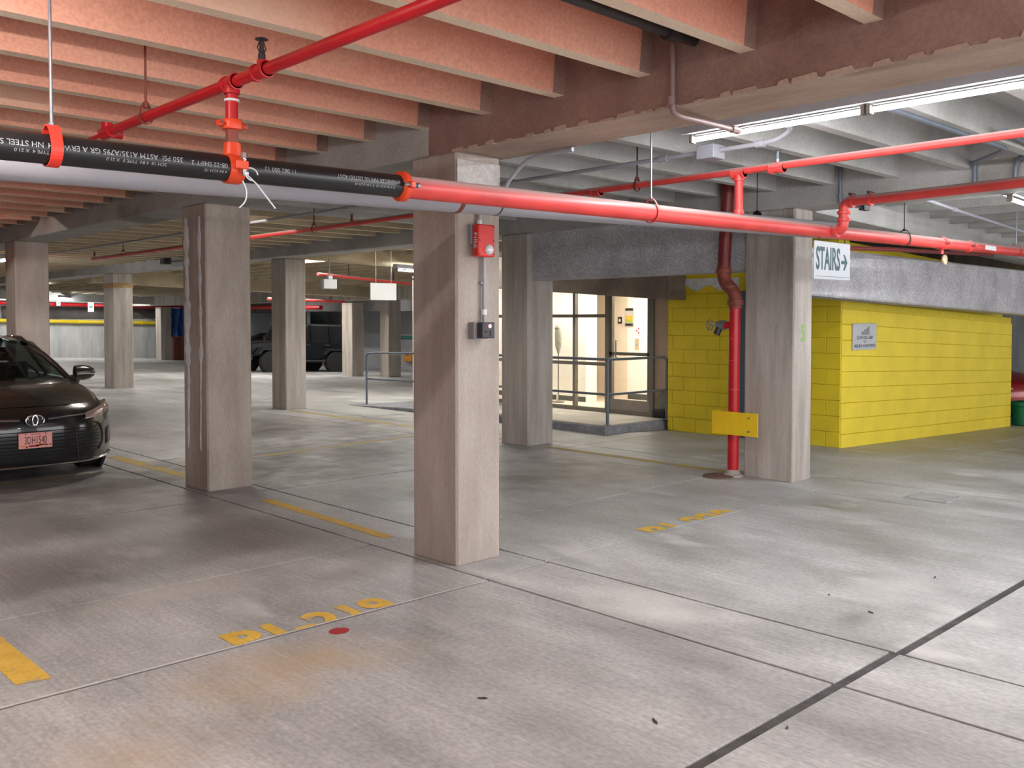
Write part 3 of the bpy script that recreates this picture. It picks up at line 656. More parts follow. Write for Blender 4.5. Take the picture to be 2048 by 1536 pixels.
fixture('bright LED strip light left of the nearest column, above the white board', (6.62, 9.55, 2.57), (7.82, 9.55, 2.53), 1)
fixture('LED strip light at the far left edge behind the sedan column', (1.55, 15.4, 2.80), (1.55, 16.6, 2.80), 1)
fixture('distant LED strip light above the yellow wall rail', (9.6, 37.6, 2.58), (10.5, 38.7, 2.56), 1)
for lab, x, y, z in (('strip light set between the ribs over the dark sedan', -2.2, 8.13, 3.02), ('strip light set between the tan ribs behind the lime-streaked column', .55, 6.24, 3.02), ('strip light set between the tan ribs near the pale banded column', .55, 19.91, 3.02),
                     ('strip light set between the salmon ribs far behind the sedan', -2.2, 17.4, 3.02), ('strip light set between the tan ribs at the far left', .55, 28.61, 3.02)):
    fixture(lab, (x, y, z), (x + .9, y, z), 1, 'tube_b', 'recessed strip lights')  # unseen lights added between the ribs to brighten the bays
for lab, x, y in (('strip light recessed between the far ribs beyond the ramp rail', 6.8, 12.4), ('strip light recessed between the far ribs over the black off-road car', 6.8, 22.4), ('strip light recessed between the far ribs before the far wall', 6.8, 31.0),
                  ('strip light recessed near the wooden cabinet', 5.56, 27.0), ('strip light recessed over the lobby ramp', 6.18, 7.0), ('strip light recessed near the far side wall', 6.18, 16.6), ('strip light hidden above the second cross beam', 8.66, 10.45), ('strip light hidden above the second cross beam near the lobby', 11.14, 10.45),
                  ('strip light hidden above the third cross beam left', 9.28, 21.0), ('strip light hidden above the third cross beam', 11.76, 21.0), ('strip light hidden above the third cross beam right', 10.52, 21.0),
                  ('strip light behind the far beam near the off-road car', 15.2, 22.6), ('strip light behind the far beam near the stored panels', 15.2, 28.5), ('strip light hidden above the last cross beam left', 8.04, 39.2), ('strip light hidden above the last cross beam', 10.52, 39.2), ('strip light hidden above the last cross beam right', 13.0, 39.2)):
    zz_ = (3.02 if x < 14 else 2.98) + dz(x)
    fixture(lab, (x, y, zz_), (x, y + 1.2, zz_), 1, 'tube_b', 'recessed strip lights')  # lights added out of sight behind ribs and beams to lift the far bays
fixture('warm pinkish strip light left of the camera, above the frame', (-4.35, -1.30, 2.75), (-3.15, -1.30, 2.75), 1, 'tube_w', 'warm strip lights')
fixture('LED strip light behind the camera', (-2.0, -5.4, 2.80), (-2.0, -7.8, 2.80), 2)  # added behind the camera to fill the foreground
fixture('LED strip light behind the camera at left', (-6.6, -5.0, 2.80), (-5.4, -5.0, 2.80), 1)  # a further unseen light added as fill

# ------------------------------------------------------------------ sprinkler main (black new length, red old length)
YM = -.78
def zm(x): return 2.3185 + .0148 * x
sm = thing('sprinkler_main', 'large sprinkler main, black at left and red at right, across the whole view', 'pipe', (-1.03, YM, zm(-1.03)))
MB().tube((-9, YM, zm(-9)), (-1.015, YM, zm(-1.015)), .0575, 28).build('black_pipe', M['black'], sm, smooth=True, label='new black steel length with white printing')
MB().tube((-1.03, YM, zm(-1.03)), (12.5, YM, zm(12.5)), .0575, 28).build('red_pipe', M['red'], sm, smooth=True, label='dusty red painted length')
def coupling(x, mat, r=.077, w=.055, lug=True, parent=sm):
    o = MB().lathe(T(x - w / 2, YM, zm(x)) @ RY(math.pi / 2), [(.056, 0), (r - .012, .002), (r, .012), (r, w - .012), (r - .012, w - .002), (.056, w)], 24).build('coupling', M[mat], parent, smooth=True)
    if lug:
        for s_ in (-1, 1):
            l = MB().box(x - .016, x + .016, YM + s_ * (r - .01), YM + s_ * (r + .028), zm(x) - .016, zm(x) + .016).build('lug', M[mat], o, bevel=.004)
        MB().tube((x - .045, YM - r - .012, zm(x)), (x + .045, YM - r - .012, zm(x)), .008, 8).tube((x + .03, YM - r - .012, zm(x)), (x + .045, YM - r - .012, zm(x)), .014, 6).build('bolt', M['steel'], o)
    return o
coupling(-1.029, 'orange')
coupling(5.834, 'red', .073, .045); coupling(6.54, 'red', .070, .033); coupling(10.0, 'red')
MB().box(6.90, 7.22, YM - .060, YM - .055, zm(7.0) - .028, zm(7.0) + .022).build('sticker', M['white'], sm)
# mechanical tee at the riser
XT = -1.96; zt_ = zm(XT)
mt = MB().lathe(T(XT - .035, YM, zt_) @ RY(math.pi / 2), [(.0565, 0), (.066, .001), (.068, .01), (.068, .06), (.066, .069), (.0565, .07)], 24).tube((XT, YM, zt_ + .045), (XT, YM, zt_ + .112), .042, 18, .036).build('mechanical_tee', M['orange'], sm, smooth=True, label='orange clamp-on tee')
for s_ in (-1, 1):
    MB().box(XT - .03, XT + .03, YM + s_ * .066, YM + s_ * .098, zt_ - .012, zt_ + .026).build('lug', M['orange'], mt, bevel=.004)
MB().tube((XT + .012, YM - .084, zt_ + .06), (XT + .012, YM - .084, zt_ - .04), .008, 8).tube((XT + .012, YM - .084, zt_ + .06), (XT + .012, YM - .084, zt_ + .035), .015, 6).tube((XT + .012, YM - .084, zt_ - .012), (XT + .012, YM - .084, zt_ - .028), .015, 6).build('bolt', M['chrome'], mt)
zt1 = thing('cable_tie', 'long white plastic cable tie dangling straight from the orange tee', 'cable tie', (XT + .03, YM - .09, zt_ - .02))
MB().path([(XT + .02, YM - .085, zt_ - .03), (XT + .07, YM - .088, zt_ - .07), (XT + .16, YM - .09, zt_ - .17)], .0035, 6).build('strap', M['white'], zt1)
MB().box(XT + .008, XT + .026, YM - .10, YM - .082, zt_ - .036, zt_ - .024).build('lock_head', M['white'], zt1)
zt2 = thing('cable_tie', 'curled white cable tie hanging below the orange tee', 'cable tie', (XT + .02, YM - .08, zt_ - .06))
MB().path([(XT + .01, YM - .075, zt_ - .06), (XT + .028, YM - .08, zt_ - .10), (XT + .022, YM - .08, zt_ - .15), (XT - .01, YM - .08, zt_ - .18)], .003, 6, .03).build('strap', M['white'], zt2)
MB().torus(T(XT + .045, YM - .09, zt_ - .03) @ RX(1.3), .03, .003, 16, 6, 0, 4.6).build('loop', M['white'], zt2)
# white printing on the black pipe (upside down), wrapped on its surface
def pipe_text(txt, xr, ang, size, xs=1.0):
    def fn(v):
        x = xr - v.x; th = ang - v.y / .058
        return Vector((x, YM - .0582 * math.cos(th), zm(x) + .0582 * math.sin(th)))
    text_obj('printing', txt, M['print'], sm, None, size, xs, fn=fn, align='LEFT')
pipe_text('350 PSI  ASTM A135/A795 GR A ERW NH', -2.21, .10, .030, 1.0)
pipe_text('NH STEEL SPRINKLER', -2.755, .10, .030, 1.0)
pipe_text('SCH 10  4 IN  TYPE E  X 21.0', -2.28, -.38, .018, 1.1)
pipe_text('TYPE 4  X 21.0', -2.735, -.38, .018, 1.1)
pipe_text('08-22 SHIFT 2', -2.01, .02, .028, 1.0)
pipe_text('4 IN SCH 10', -2.01, -.45, .018, 1.1)
pipe_text('SPRINKLER PIPE UL LISTED 4DST', -1.08, .18, .026, 1.0)
pipe_text('11 082 000 12', -1.67, .12, .028, 1.0)
pipe_text('X 4 IN SCH 10  X 4 IN SCH 10', -1.11, -.32, .016, 1.15)
# riser nipples on the tee
ri = thing('riser_nipple', 'short red riser from the orange tee up to the crimson branch pipe', 'pipe', (XT, YM, zt_ + .12))
MB().tube((XT, YM, zt_ + .11), (XT, YM, 2.482), .027, 16).build('lower_nipple', M['rust'], ri, smooth=True)
MB().tube((XT, YM, 2.482), (XT, YM, 2.62), .027, 16).build('upper_nipple', M['red2'], ri, smooth=True)
MB().lathe(T(XT, YM, 2.457), [(.028, 0), (.043, .004), (.045, .012), (.045, .038), (.043, .046), (.028, .05)], 18).box(XT - .07, XT - .045, YM - .012, YM + .012, 2.472, 2.494).box(XT + .045, XT + .07, YM - .012, YM + .012, 2.472, 2.494).build('coupling', M['orange'], ri, smooth=True)
MB().tube((XT - .058, YM - .03, 2.483), (XT - .058, YM + .03, 2.483), .007, 8).tube((XT + .058, YM - .03, 2.483), (XT + .058, YM + .03, 2.483), .007, 8).build('bolt', M['chrome'], ri)
MB().lathe(T(XT, YM, 2.583), [(.028, 0), (.033, .002), (.033, .01), (.028, .012)], 16).build('tape_ring', M['white'], ri)
def upright_head(x, y, z, mat, parent, h=.10):
    o = MB().lathe(T(x, y, z), [(.016, 0), (.016, .03), (.011, .034), (.009, h * .75), (.006, h * .8)], 12).build('sprinkler_head', M[mat], parent)
    MB().lathe(T(x, y, z + h * .82), [(.028, 0), (.026, .004), (.004, .009)], 14).build('deflector', M[mat], o)
    for s_ in (-1, 1): MB().path([(x + s_ * .010, y, z + .035), (x + s_ * .020, y, z + .055), (x + s_ * .006, y, z + h * .82)], .0028, 6).build('yoke', M[mat], o)
    return o
def tee(x, y, z, r, parent, mat, down=0.0, up=0.0):
    mb = MB().tube((x, y - r * 1.9, z), (x, y + r * 1.9, z), r * 1.22, 16)
    mb.lathe(T(x, y - r * 1.9, z) @ RX(-math.pi / 2), [(r * 1.2, 0), (r * 1.42, .002), (r * 1.42, .02), (r * 1.2, .024)], 16).lathe(T(x, y + r * 1.3, z) @ RX(-math.pi / 2), [(r * 1.2, 0), (r * 1.42, .002), (r * 1.42, .02), (r * 1.2, .024)], 16)
    if down: mb.tube((x, y, z), (x, y, z - down), r * 1.2, 16).lathe(T(x, y, z - down), [(r * 1.2, 0), (r * 1.4, .002), (r * 1.4, .02), (r * 1.2, .022)], 16)
    if up: mb.tube((x, y, z), (x, y, z + up), r * .8, 14)
    return mb.build('tee_fitting', M[mat], parent, smooth=True)
# crimson branch at left
def zb(y): return 2.662 - .004 * y
lb = thing('sprinkler_branch', 'crimson sprinkler branch pipe slanting up to the top edge at left', 'pipe', (XT, YM, zb(YM)))
MB().tube((XT, .64, zb(.64)), (XT, -8, zb(-8)), .026, 18).build('pipe', M['red2'], lb, smooth=True)
tee(XT, YM, zb(YM), .026, lb, 'red2', down=.05); tee(XT, -1.05, zb(-1.05), .026, lb, 'red2', up=.045)
upright_head(XT, -1.05, zb(-1.05) + .04, 'darkiron', lb, .11)
el = MB().tube((XT, .60, zb(.6)), (XT, .73, zb(.7)), .035, 16).tube((XT, .68, zb(.7)), (XT, .68, zb(.7) + .055), .03, 14).tube((XT, .68, zb(.7)), (XT + .08, .68, zb(.7)), .027, 14).build('end_fitting', M['red2'], lb, smooth=True)
MB().tube((XT, .73, zb(.7)), (XT, 1.4, zb(1.4)), .012, 10).build('thin_tail', M['red2'], lb)
def hanger(x, y, z, ztop, r, label, mat_rod='steel', mat_ring='darkred', axis='Y', strap=False):
    t = thing('pipe_hanger', label, 'pipe hanger', (x, y, ztop), 'pipe hangers')
    MB().tube((x, y, z + r + .03), (x, y, ztop), .0065, 8).build('rod', M[mat_rod], t)
    Rm = RX(math.pi / 2) if axis == 'Y' else RY(math.pi / 2) @ RZ(math.pi / 2)
    w = .022 if strap else .008
    n = 28; Pts = []
    for i in range(n + 1):
        a = 2 * math.pi * i / n
        rr = r + .006; c_, s_ = math.cos(a), math.sin(a)
        yy = rr * s_ if s_ < .55 else rr * .55 + (s_ - .55) / .45 * (.055)
        xx = rr * c_ if s_ < .55 else c_ / .835 * rr * .835
        Pts.append((xx, yy))
    rows = []
    for q in (-w, w):
        row = []
        for (a, b) in Pts:
            row.append((x + a, y + q, z + b) if axis == 'Y' else (x + q, y + a, z + b))
        rows.append(row)
    rows2 = [[(p[0] * 1, p[1], p[2]) for p in r_] for r_ in rows]
    mb = MB(); mb.grid(rows)
    out = []
    for q, r_ in zip((-w, w), rows):
        row = []
        for (a, b) in Pts:
            f = 1 + .004 / r
            row.append((x + a * f, y + q, z + b * f) if axis == 'Y' else (x + q, y + a * f, z + b * f))
        out.append(row)
    mb.grid(out); mb.grid([rows[0], out[0]]); mb.grid([rows[1], out[1]])
    mb.build('ring', M[mat_ring], t)
    MB().tube((x, y, z + r + .022), (x, y, z + r + .045), .013, 6).build('nut', M[mat_rod], t)
    return t
hanger(-2.71, YM, zm(-2.71), 3.158, .0575, 'threaded rod with a bright red strap holding the black pipe at left', 'steel', 'hangred', 'X', True)
hanger(1.035, YM, zm(1.035), 3.158, .0575, 'rod hanger with red ring on the red main, right of the nearest column', 'steel', 'red', 'X')
hanger(4.96, YM, zm(4.96), 3.158, .0575, 'rod hanger with dark ring on the red main, right of the stairs sign', 'darkiron', 'darkiron', 'X')
hanger(8.05, YM, zm(8.05), 3.10, .0575, 'rod hanger with red ring on the red main near the right edge', 'steel', 'red', 'X')
hanger(XT, .15, zb(.15), 3.158, .026, 'thin rusty rod hanger on the crimson branch pipe', 'rust', 'rust', 'Y')
# right-hand branch along Y
XB = 2.09; ZB = 2.71
rb = thing('sprinkler_branch', 'slim red branch pipe rising to the right above the red main, under the grey ribs', 'pipe', (XB, YM, ZB))
MB().tube((XB, 12.4, ZB - .01), (XB, -8, ZB + .03), .028, 18).build('pipe', M['red'], rb, smooth=True)
MB().tube((XB, YM, zm(XB) + .05), (XB, YM, ZB), .032, 16).build('riser', M['red'], rb, smooth=True)
tee(XB, YM, ZB, .028, rb, 'red', down=.06); tee(XB, -1.10, ZB, .028, rb, 'red', up=.045); tee(XB, .62, ZB, .028, rb, 'red')
MB().lathe(T(XB, YM, zm(XB) + .055), [(.032, 0), (.041, .002), (.039, .028), (.032, .032)], 16).build('weld_collar', M['red'], rb)
upright_head(XB, -1.10, ZB + .036, 'steel', rb, .11); upright_head(XB, 4.3, ZB + .03, 'darkred', rb); upright_head(XB, 8.7, ZB + .03, 'darkred', rb); upright_head(XB, 12.3, ZB + .03, 'darkred', rb)
for y_, nm in ((.18, 'small dark hanger on the slim red branch, left of the standpipe'), (5.1, 'hanger on the slim red branch seen left of the nearest column'), (11.0, 'hanger on the slim red branch in the far left bay')):
    hanger(XB, y_, ZB, 3.158, .028, nm, 'darkiron', 'darkred', 'Y')
# large branch with swing joint near the stairs sign
XE = 3.45; ze = zm(XE)
eb = thing('sprinkler_branch', 'thick red branch pipe with stacked elbows beside the stairs sign', 'pipe', (XE, YM, ze))
MB().path([(XE, YM, ze), (XE, YM - .14, ze), (XE, YM - .145, 2.605), (XE, -1.3, 2.607), (XE, -8, 2.72)], .041, 18, .06).build('pipe', M['red'], eb, smooth=True)
def ring(p, ax, r, w, mat, parent):
    Rm = {'X': RY(math.pi / 2), 'Y': RX(-math.pi / 2), 'Z': Matrix.Identity(4)}[ax]
    o = MB().lathe(T(*p) @ Rm @ T(0, 0, -w / 2), [(r * .75, 0), (r, .003), (r, w - .003), (r * .75, w)], 18).build('coupling', M[mat], parent, smooth=True)
    return o
for p, ax in (((XE, YM - .085, ze), 'Y'), ((XE, YM - .145, 2.455), 'Z'), ((XE, YM - .145, 2.515), 'Z'), ((XE, YM - .215, 2.605), 'Y'), ((XE, YM - .37, 2.605), 'Y')):
    ring(p, ax, .055, .030, 'red', eb)
for p in ((XE, YM - .215, 2.660), (XE, YM - .37, 2.660)): MB().tube((p[0] - .05, p[1], p[2]), (p[0] + .05, p[1], p[2]), .010, 8).build('bolt', M['darkiron'], eb)
MB().path([(XE + .02, YM - .21, 2.565), (XE + .22, YM - .21, 2.565)], .009, 8).box(XE + .18, XE + .29, YM - .235, YM - .185, 2.547, 2.585).build('flow_switch', M['box_dark'], eb)
dv = thing('drain_plug', 'small round brass test valve hanging below the red main', 'valve', (5.855, YM, zm(5.855) - .06))
MB().tube((5.855, YM, zm(5.855) - .055), (5.855, YM, zm(5.855) - .11), .018, 12).build('nipple', M['red'], dv)
MB().lathe(T(5.855, YM - .03, zm(5.855) - .17) @ RX(math.pi / 2), [(.01, -.02), (.05, -.012), (.055, 0), (.05, .012), (.01, .02)], 16).build('dial', plain('brass', srgb(200, 180, 150), .35, .5), dv, smooth=True)
# ------------------------------------------------------------------ grey drain pipe
def zg(x): return 2.336 + .026 * (x + .03)
gp = thing('drain_pipe', 'wide grey plastic drain pipe running below and behind the sprinkler main', 'pipe', (-.2, -.45, zg(-.2)))
MB().tube((-9, -.45, zg(-9)), (4.2, -.45, zg(4.2)), .078, 28).build('pipe', M['pvc'], gp, smooth=True)
for x, mt_, w in ((-.40, 'rust', .03), (-.075, 'darkiron', .008), (-3.05, 'pvc', .09)):
    MB().lathe(T(x, -.45, zg(x)) @ RY(math.pi / 2), [(.078, 0), (.0805, .001), (.0805, w - .001), (.078, w)] if mt_ != 'pvc' else [(.078, 0), (.087, .004), (.087, w), (.078, w + .004)], 26).build('clamp' if mt_ != 'pvc' else 'socket', M[mt_], gp, smooth=True)
# ------------------------------------------------------------------ standpipe beside the right column
st = thing('standpipe', 'vertical fire standpipe, dark red above and bright red below, beside the right column', 'standpipe', (4.40, .78, 0))
MB().path([(4.36, .79, 3.15), (4.355, .84, 2.14)], .066, 20).build('upper_pipe', M['darkred'], st, smooth=True)
MB().path([(4.355, .84, 2.18), (4.355, .84, 2.02), (4.36, .70, 1.90), (4.36, .70, 1.74)], .068, 20, .085).build('offset_elbows', M['rust'], st, smooth=True)
ring((4.355, .84, 2.13), 'Z', .08, .05, 'rust', st); ring((4.36, .70, 1.80), 'Z', .082, .06, 'rust', st)
ring((4.357, .77, 1.96), 'Z', .085, .04, 'rust', st)
MB().path([(4.36, .705, 1.78), (4.36, .715, .0)], .058, 20).build('lower_pipe', M['red2'], st, smooth=True)
MB().lathe(T(4.36, .715, .0), [(.11, 0), (.10, .02), (.075, .03), (.062, .07)], 18).build('base_grout', M['conc'], st)
for z in (1.7, 1.42, 1.2, .9): MB().lathe(T(4.36, .71, z), [(.058, 0), (.0595, .001), (.0595, .005), (.058, .006)], 18).build('paint_ring', plain('pink_ring', srgb(220, 90, 100), .5), st)
va = MB().tube((4.36, .71, 1.565), (4.36, .82, 1.565), .035, 14).build('outlet', M['red2'], st, smooth=True)
vb = thing('hose_valve', 'grey hose valve with a chrome hand wheel on the standpipe', 'valve', (4.36, .86, 1.565))
MB().lathe(T(4.36, .82, 1.565) @ RX(-math.pi / 2), [(.030, 0), (.052, .004), (.055, .03), (.05, .07), (.038, .10), (.02, .115)], 18).build('body', M['steel'], vb, smooth=True)
MB().tube((4.35, .88, 1.55), (4.32, .90, 1.47), .035, 14).build('outlet_cap', M['darkiron'], vb, smooth=True)
MB().tube((4.36, .93, 1.565), (4.36, 1.02, 1.565), .008, 8).build('stem', M['chrome'], vb)
hwheel = MB().torus(T(4.36, 1.01, 1.565) @ RX(math.pi / 2), .055, .007, 22, 8).build('hand_wheel', M['chrome'], vb, smooth=True)
for k in range(3): MB().tube((4.36, 1.01, 1.565), (4.36 + .055 * math.cos(k * 2.09), 1.01, 1.565 + .055 * math.sin(k * 2.09)), .005, 6).build('spoke', M['chrome'], hwheel)
yg = thing('pipe_guard', 'yellow steel guard plate bent around the foot of the standpipe', 'guard', (4.2, .6, .56))
MB().box(4.20, 4.208, .33, .87, .45, .685).build('face_plate', plain('guard_yellow', srgb(236, 196, 30), .45, var=.05), yg, bevel=.002)
MB().box(4.208, 4.44, .862, .87, .45, .685).build('return_plate', plain('guard_yellow_2', srgb(236, 196, 30), .45, var=.05), yg)
for z in (.50, .635): MB().tube((4.2, .43, z), (4.19, .43, z), .010, 8).build('bolt', M['steel'], yg)
ri2 = thing('floor_grout', 'flat brown iron disc on the floor at the standpipe foot', 'disc', (4.2, .72, 0))
MB().lathe(T(4.22, .80, .001), [(.16, 0), (.16, .012), (.14, .018), (.05, .02)], 20).build('disc', plain('rust_brown', srgb(110, 84, 70), .8), ri2)
MB().lathe(T(4.22, .80, .02), [(.02, 0), (.02, .008), (.01, .012)], 10).build('stud', M['rust'], ri2)

# ------------------------------------------------------------------ alarm devices on the nearest column
al = thing('fire_alarm', 'red fire alarm sounder with round clear strobe on the nearest column', 'fire alarm', (.17, -.05, 2.14))
MB().box(.095, .20, -.042, 0, 2.115, 2.245).build('back_box', M['box_grey'], al, bevel=.003)
ab = MB().box(.10, .245, -.105, -.042, 2.035, 2.245).build('body', plain('alarm_red', srgb(214, 44, 40), .4, var=.06), al, bevel=.006)
MB().lathe(T(.19, -.103, 2.082) @ RX(math.pi / 2), [(.036, 0), (.034, .012), (.022, .024), (.005, .028)], 18).build('strobe_lens', M['lens'], ab, smooth=True)
for a, b in ((.112, 2.052), (.233, 2.052), (.112, 2.14), (.233, 2.14), (.233, 2.232)): MB().tube((a, -.104, b), (a, -.108, b), .005, 8).build('screw', M['darkiron'], ab)
text_obj('lettering', 'FIRE', M['print'], ab, T(.0985, -.074, 2.14) @ RZ(-math.pi / 2) @ RX(math.pi / 2) @ RZ(-math.pi / 2), .045, 1.3)
cd1 = thing('conduit', 'thin grey conduit linking the alarm sounder to the control box on the column', 'conduit', (.215, -.03, 1.8))
MB().tube((.215, -.03, 1.60), (.215, -.03, 2.05), .013, 12).build('tube', M['pvc'], cd1, smooth=True)
MB().tube((.215, -.03, 1.655), (.215, -.03, 1.69), .019, 12).build('connector', M['white'], cd1); MB().box(.19, .24, -.03, 0, 1.86, 1.872).build('saddle', M['steel'], cd1)
cd1b = thing('conduit', 'short grey conduit above the red alarm sounder', 'conduit', (.18, -.03, 2.3))
MB().tube((.18, -.022, 2.24), (.18, -.022, 2.50), .012, 12).build('tube', M['pvc'], cd1b, smooth=True); MB().tube((.18, -.022, 2.245), (.18, -.022, 2.28), .017, 12).build('connector', M['white'], cd1b)
cb = thing('control_box', 'charcoal push-button control box with a red lamp, below the alarm', 'control box', (.18, -.05, 1.55))
MB().box(.10, .225, -.06, 0, 1.495, 1.605).build('back_box', M['box_grey'], cb, bevel=.003)
cf = MB().box(.125, .235, -.115, -.06, 1.50, 1.605).build('cover', M['box_dark'], cb, bevel=.004)
MB().tube((.19, -.114, 1.58), (.19, -.118, 1.58), .012, 12).build('red_lamp', M['ledred'], cf)
MB().box(.15, .165, -.118, -.114, 1.535, 1.55).build('button', M['blackm'], cf); MB().box(.19, .20, -.118, -.114, 1.515, 1.55).build('button', M['blackm'], cf)
for k in range(5): MB().box(.135 + .02 * k, .147 + .02 * k, -.117, -.114, 1.503, 1.509).build('vent_slot', M['blackm'], cf)
# ------------------------------------------------------------------ conduits
def conduit(label, pts, r=.013, mat='steel', fillet=.08, cuffs=(), box=None):
    t = thing('conduit', label, 'conduit', tuple(pts[0]))
    MB().path(pts, r, 10, fillet).build('tube', M[mat], t, smooth=True)
    for (p, q) in cuffs: MB().tube(p, q, r * 1.5, 10).build('connector', M[mat], t)
    if box: MB().box(*box).build('junction_box', M[mat], t, bevel=.004)
    return t
conduit('grey conduit curving from the nearest column up to the beam underside', [(.405, -.02, 2.35), (.405, -.02, 2.52), (.43, -.22, 2.695), (.44, -.62, 2.70)], .014, 'pvc', .12, [((.405, -.02, 2.42), (.405, -.02, 2.47))])
conduit('grey conduit with junction box running under the ribs below the LED light', [(1.88, 15.3, 2.86), (1.88, -1.2, 2.86), (1.75, -1.42, 2.90), (1.5, -1.45, 2.90)], .017, 'pvc', .14, [((1.88, -.2, 2.86), (1.88, -.28, 2.86)), ((1.88, -1.05, 2.86), (1.88, -1.12, 2.86))], (1.80, 1.95, -.75, -.60, 2.80, 2.90))
conduit('dark conduit strapped along a grey rib and bending down the far beam', [(1.28, -2.11, 2.90), (3.6, -2.14, 2.90), (4.38, -1.61, 2.95), (4.415, -1.61, 2.95), (4.415, -1.61, 2.72)], .02, 'rail', .15)
conduit('second dark conduit bending down the far beam at right', [(3.0, -2.3, 2.93), (4.1, -2.2, 2.95), (4.415, -1.93, 2.95), (4.415, -1.93, 2.72)], .02, 'rail', .12)
conduit('short dark conduit on the far beam above the swing joint', [(4.415, -.40, 3.1), (4.415, -.40, 2.72)], .018, 'rail', 0, [((4.415, -.40, 2.78), (4.415, -.40, 2.80))])
conduit('dark iron pipe along the salmon rib disappearing into the brown beam', [(-6, -1.84, 3.03), (.02, -1.84, 3.03)], .03, 'darkiron', 0, [((-.22, -1.84, 3.03), (-.16, -1.84, 3.03))])
conduit('conduit dropping down the brown beam face and crossing below to the LED light', [(-.02, -1.73, 3.03), (-.02, -1.73, 2.685), (.10, -1.70, 2.685), (.70, -1.66, 2.70)], .015, 'brownpipe', .04, [((-.03, -1.73, 2.72), (-.03, -1.73, 2.76)), ((.62, -1.665, 2.699), (.70, -1.66, 2.70))])
conduit('pale conduit under the ribs beyond the thick red branch', [(5.0, -.80, 2.83), (6.4, -.70, 2.80), (10.5, -.60, 2.66)], .018, 'pvc', 0, [((6.3, -.705, 2.802), (6.42, -.70, 2.80))])
conduit('dark cable clipped on the far beam over the pale column', [(4.40, 14.6, 2.85), (4.40, 13.2, 2.83), (4.40, 12.4, 2.74)], .012, 'darkiron', .1, (), (4.30, 4.44, 14.55, 14.75, 2.80, 2.92))
conduit('thin red pipe behind the stairs sign', [(5.0, -.02, 2.36), (6.3, -.02, 2.41), (9.5, -.02, 2.50)], .024, 'darkred', 0)

bb_ = thing('hanging_sensor', 'small black ball hanging on a thin rod right of the standpipe top', 'sensor', (3.9, .1, 2.6))
MB().lathe(T(3.78, .1, 2.60), [(.008, -.045), (.035, -.03), (.046, 0), (.035, .03), (.012, .046)], 16).build('ball', M['black'], bb_, smooth=True); MB().tube((3.78, .1, 2.64), (3.78, .1, 3.155), .005, 6).build('rod', M['darkiron'], bb_)
MB().path([(3.80, .1, 2.63), (3.86, .1, 2.62), (3.88, .1, 2.56)], .006, 6, .03).build('lead', M['pvc'], bb_)
# ------------------------------------------------------------------ signs
YS = -.78
ss = thing('stairs_sign', 'white hanging sign reading STAIRS with a dark teal arrow', 'sign', (3.535, YS, 2.12))
MB().box(3.222, 3.850, YS - .007, YS + .007, 1.962, 2.283).build('board', plain('sign_white', srgb(196, 200, 206), .5, var=.02), ss, bevel=.005)
text_obj('lettering', 'STAIRS', M['teal'], ss, face_my(3.452, YS - .0082, 2.128) @ Matrix.Diagonal((1, 1.75, 1, 1)), .150, .92, bold=.0035)
P = [(3.685, 2.103), (3.752, 2.103), (3.722, 2.052), (3.745, 2.047), (3.797, 2.117), (3.745, 2.187), (3.722, 2.182), (3.752, 2.131), (3.685, 2.131)]
MB().prism(P, lambda a, b, d: (a, YS - .0072 - d, b), .0015).build('arrow', M['teal'], ss)
MB().box(3.236, 3.836, YS - .0082, YS - .007, 1.985, 1.990).build('rule', plain('grey_rule', srgb(120, 130, 134), .5), ss)
for x in (3.31, 3.76): MB().tube((x, YS, 2.278), (x, YS, 2.312), .0045, 6).torus(T(x, YS, 2.290) @ RX(math.pi / 2), .009, .003, 10, 5).build('hook', M['darkiron'], ss)
es = thing('lobby_sign', 'white notice with a wave emblem on the yellow block wall', 'sign', (7.85, 1.03, 1.4))
MB().box(7.62, 8.29, 1.018, 1.036, 1.225, 1.575).build('board', plain('notice_white', srgb(186, 188, 194), .5, var=.02), es, bevel=.003)
for i, (t_, z, sz, xs) in enumerate((('ELEVATOR LOBBY', 1.385, .062, .95), ('G-1', 1.335, .055, .95), ('PIERSIDE APARTMENTS', 1.275, .06, 1.0))):
    text_obj('lettering', t_, M['ink'], es, face_my(7.955, 1.0168, z), sz, xs)
wv = MB()
for r_, (x0, x1) in enumerate(((7.84, 8.08), (7.85, 8.08), (7.92, 8.08), (7.98, 8.08), (8.03, 8.08))):
    k = 14; row = [[(x0 + (x1 - x0) * i / k, 1.0165, 1.435 + r_ * .023 + .008 * math.sin((x0 + (x1 - x0) * i / k) * 80) + o_) for i in range(k + 1)] for o_ in (-.0055, .0055)]
    wv.grid(row)
wv.build('wave_emblem', M['ink'], es)
wb = thing('hanging_board', 'blank white board hung on two rods left of the nearest column', 'sign', (5.93, 9.2, 2.12))
MB().box(5.78, 6.36, 9.195, 9.21, 1.98, 2.29).build('board', M['white'], wb, bevel=.004)
for x in (5.90, 6.24): MB().tube((x, 9.2, 2.28), (x, 9.2, 3.16), .007, 6).build('rod', M['steel'], wb)
gb = thing('hanging_box', 'small white hanging box left of the blank board', 'hanging box', (4.9, 9.2, 2.25))
MB().box(4.76, 5.03, 9.12, 9.22, 2.16, 2.325).build('body', M['white'], gb, bevel=.008); MB().box(4.86, 4.95, 9.13, 9.21, 2.325, 2.39).build('neck', M['white'], gb, bevel=.006)
MB().tube((4.905, 9.17, 2.38), (4.905, 9.17, 3.1), .012, 8).build('stem', M['steel'], gb)
